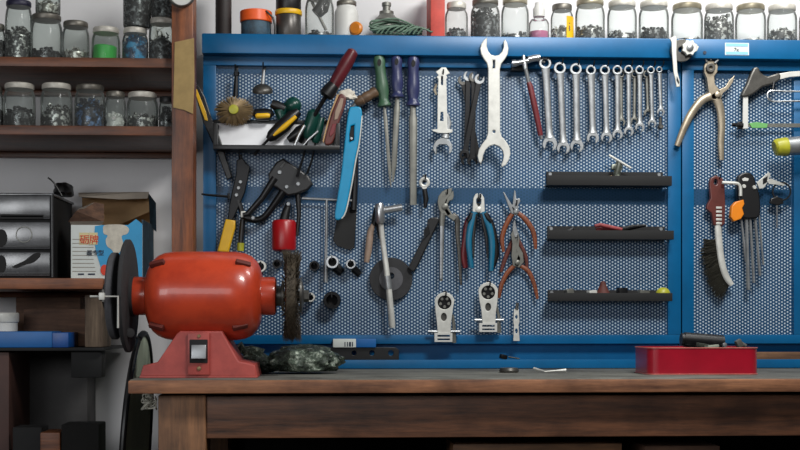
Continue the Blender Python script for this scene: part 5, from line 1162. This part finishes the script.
o = MB().box(W(20, 320, 2.9).x, W(84, 320, 2.9).x, 2.86, 2.95, zc+.0004, W(40, 297, 2.86).z, .003).build('dark_plank', 'brownold', None); tag(o, 'darker plank behind the old brown plank under shelf', 'board')
o = MB().box(W(84.5, 320, YB2).x, W(103, 320, YB2).x, YB2, YB2+.10, zc+.0004, W(90, 295, YB2).z, .004).build('weathered_block', 'block', None); tag(o, 'weathered wooden block standing under the third shelf end', 'block')
t = thing('cream_lid_jar', 'small jar with flat white lid on the blue carton', 'jar', (W(4, 331, 2.75).x, 2.75, zt2))
MB().lathe((W(4, 331, 2.75).x, 2.75, zt2+.0003), [(13*S(2.75), 0), (13*S(2.75), 9*S(2.75))], (0, 0, 1), 26).build('jar_body', 'milky', t)
MB().lathe((W(4, 331, 2.75).x, 2.75, zt2+9*S(2.75)), [(14*S(2.75), 0), (14.4*S(2.75), .002), (14.4*S(2.75), 8.4*S(2.75)), (13.4*S(2.75), 9.4*S(2.75))], (0, 0, 1), 26).build('lid', 'zinc', t)
Y6 = 2.62
o = MB().box(W(40, 430, Y6).x, W(60, 430, Y6).x, Y6, Y6+.09, W(50, 470, Y6).z, W(50, 432.5, Y6).z, .003)
o.box(W(40, 430, Y6).x, W(60, 430, Y6).x, Y6+.001, Y6+.088, 0, W(50, 470, Y6).z+.001)
o = o.build('wood_stub', 'shelflow', None); tag(o, 'reddish wooden stub at the bottom left frame edge', 'block')
o = MB().box(W(60.5, 430, Y6).x, W(98.5, 430, Y6).x, Y6+.005, Y6+.085, 0, W(80, 424.5, Y6).z, .003).build('dark_crate', 'darkpanel', None); tag(o, 'dark crate on the floor right of the wooden stub', 'crate')
o = MB().box(W(10, 430, Y6).x, W(39.5, 430, Y6).x, Y6+.02, Y6+.085, 0, W(25, 428, Y6).z, .003).build('black_case', 'blackmat', None); tag(o, 'black case on the floor left of the wooden stub', 'case')
# ================================================================== round-topped board between shelves and bench
YE = 2.66
cc = W(137, 440, YE); R_ = 106*S(YE)
ax_ = Vector((math.cos(.075), -math.sin(.075)*1, .0)).normalized(); ax_ = Vector((.997, .022, -.06)).normalized()
u_ = ax_.cross(Vector((0, 0, 1))).normalized(); v_ = ax_.cross(u_).normalized()
if v_.z < 0: v_ = -v_
t = thing('arched_board', 'tall round-topped board with dark rim and pale face, edge-on by the bench', 'board', (cc.x, YE, 0))
dn = (cc.z-.010)/v_.z
ol = [cc-u_*R_-v_*dn]+[cc+u_*R_*math.cos(PI-PI*k/40)+v_*R_*math.sin(PI-PI*k/40) for k in range(41)]+[cc+u_*R_-v_*dn]
MB().tube(ol, .006, 10).build('rim', 'black', t)
m = MB(); fa = [m.bm.verts.new(p+ax_*.001) for p in ol]; fb = [m.bm.verts.new(p-ax_*.004) for p in ol]
m.bm.faces.new(fa); m.bm.faces.new(list(reversed(fb)))
for k in range(len(ol)): m.bm.faces.new((fa[k], fa[(k+1) % len(ol)], fb[(k+1) % len(ol)], fb[k]))
m.build('pale_face', 'palegreen', t, False)
# tangle of pale wire hanging under the bench end
m = MB(); rnd = random.Random(11); pts = []
for i in range(46):
    pts.append(W(149.5+rnd.uniform(-8, 7.5), 402+rnd.uniform(-8.5, 8), 2.42+rnd.uniform(-.02, .03)))
m.tube(cat(pts, 4), .0011, 5)
o = m.build('wire_tangle', 'wirewhite', None); tag(o, 'tangle of pale wire under the left end of bench', 'wire')
# ================================================================== light
def area(name, loc, tgt, size, power, color=(1, 1, 1), sy=None):
    l = bpy.data.lights.new(name, 'AREA'); l.size = size; l.energy = power; l.color = color
    if sy: l.shape = 'RECTANGLE'; l.size_y = sy
    o = bpy.data.objects.new(name, l); COL.objects.link(o); o.location = loc
    o.rotation_euler = (Vector(tgt)-Vector(loc)).to_track_quat('-Z', 'Y').to_euler()
    return o
area('key_lamp', (.7, 1.3, 2.35), (.85, 2.9, 1.45), .5, 28, (1, .99, .96), .35)
area('top_lamp', (.95, 2.3, 2.25), (.8, 2.95, 1.6), .5, 10, (1, 1, .98), .2)
area('window_fill', (-.7, -.3, 1.6), (-.3, 2.8, 1.2), 1.5, 13, (.96, .98, 1), .7)
area('left_fill', (-1.35, .7, 1.35), (-.55, 3.0, 1.25), .7, 7.5, (.96, .98, 1), .5)
w = bpy.data.worlds.new('world'); scene.world = w; w.use_nodes = True
w.node_tree.nodes['Background'].inputs[0].default_value = (.6, .61, .64, 1)
w.node_tree.nodes['Background'].inputs[1].default_value = .08
scene.view_settings.view_transform = 'Standard'
scene.view_settings.look = 'None'
scene.view_settings.exposure = 0
scene.cycles.transparent_max_bounces = 24
scene.cycles.max_bounces = 6
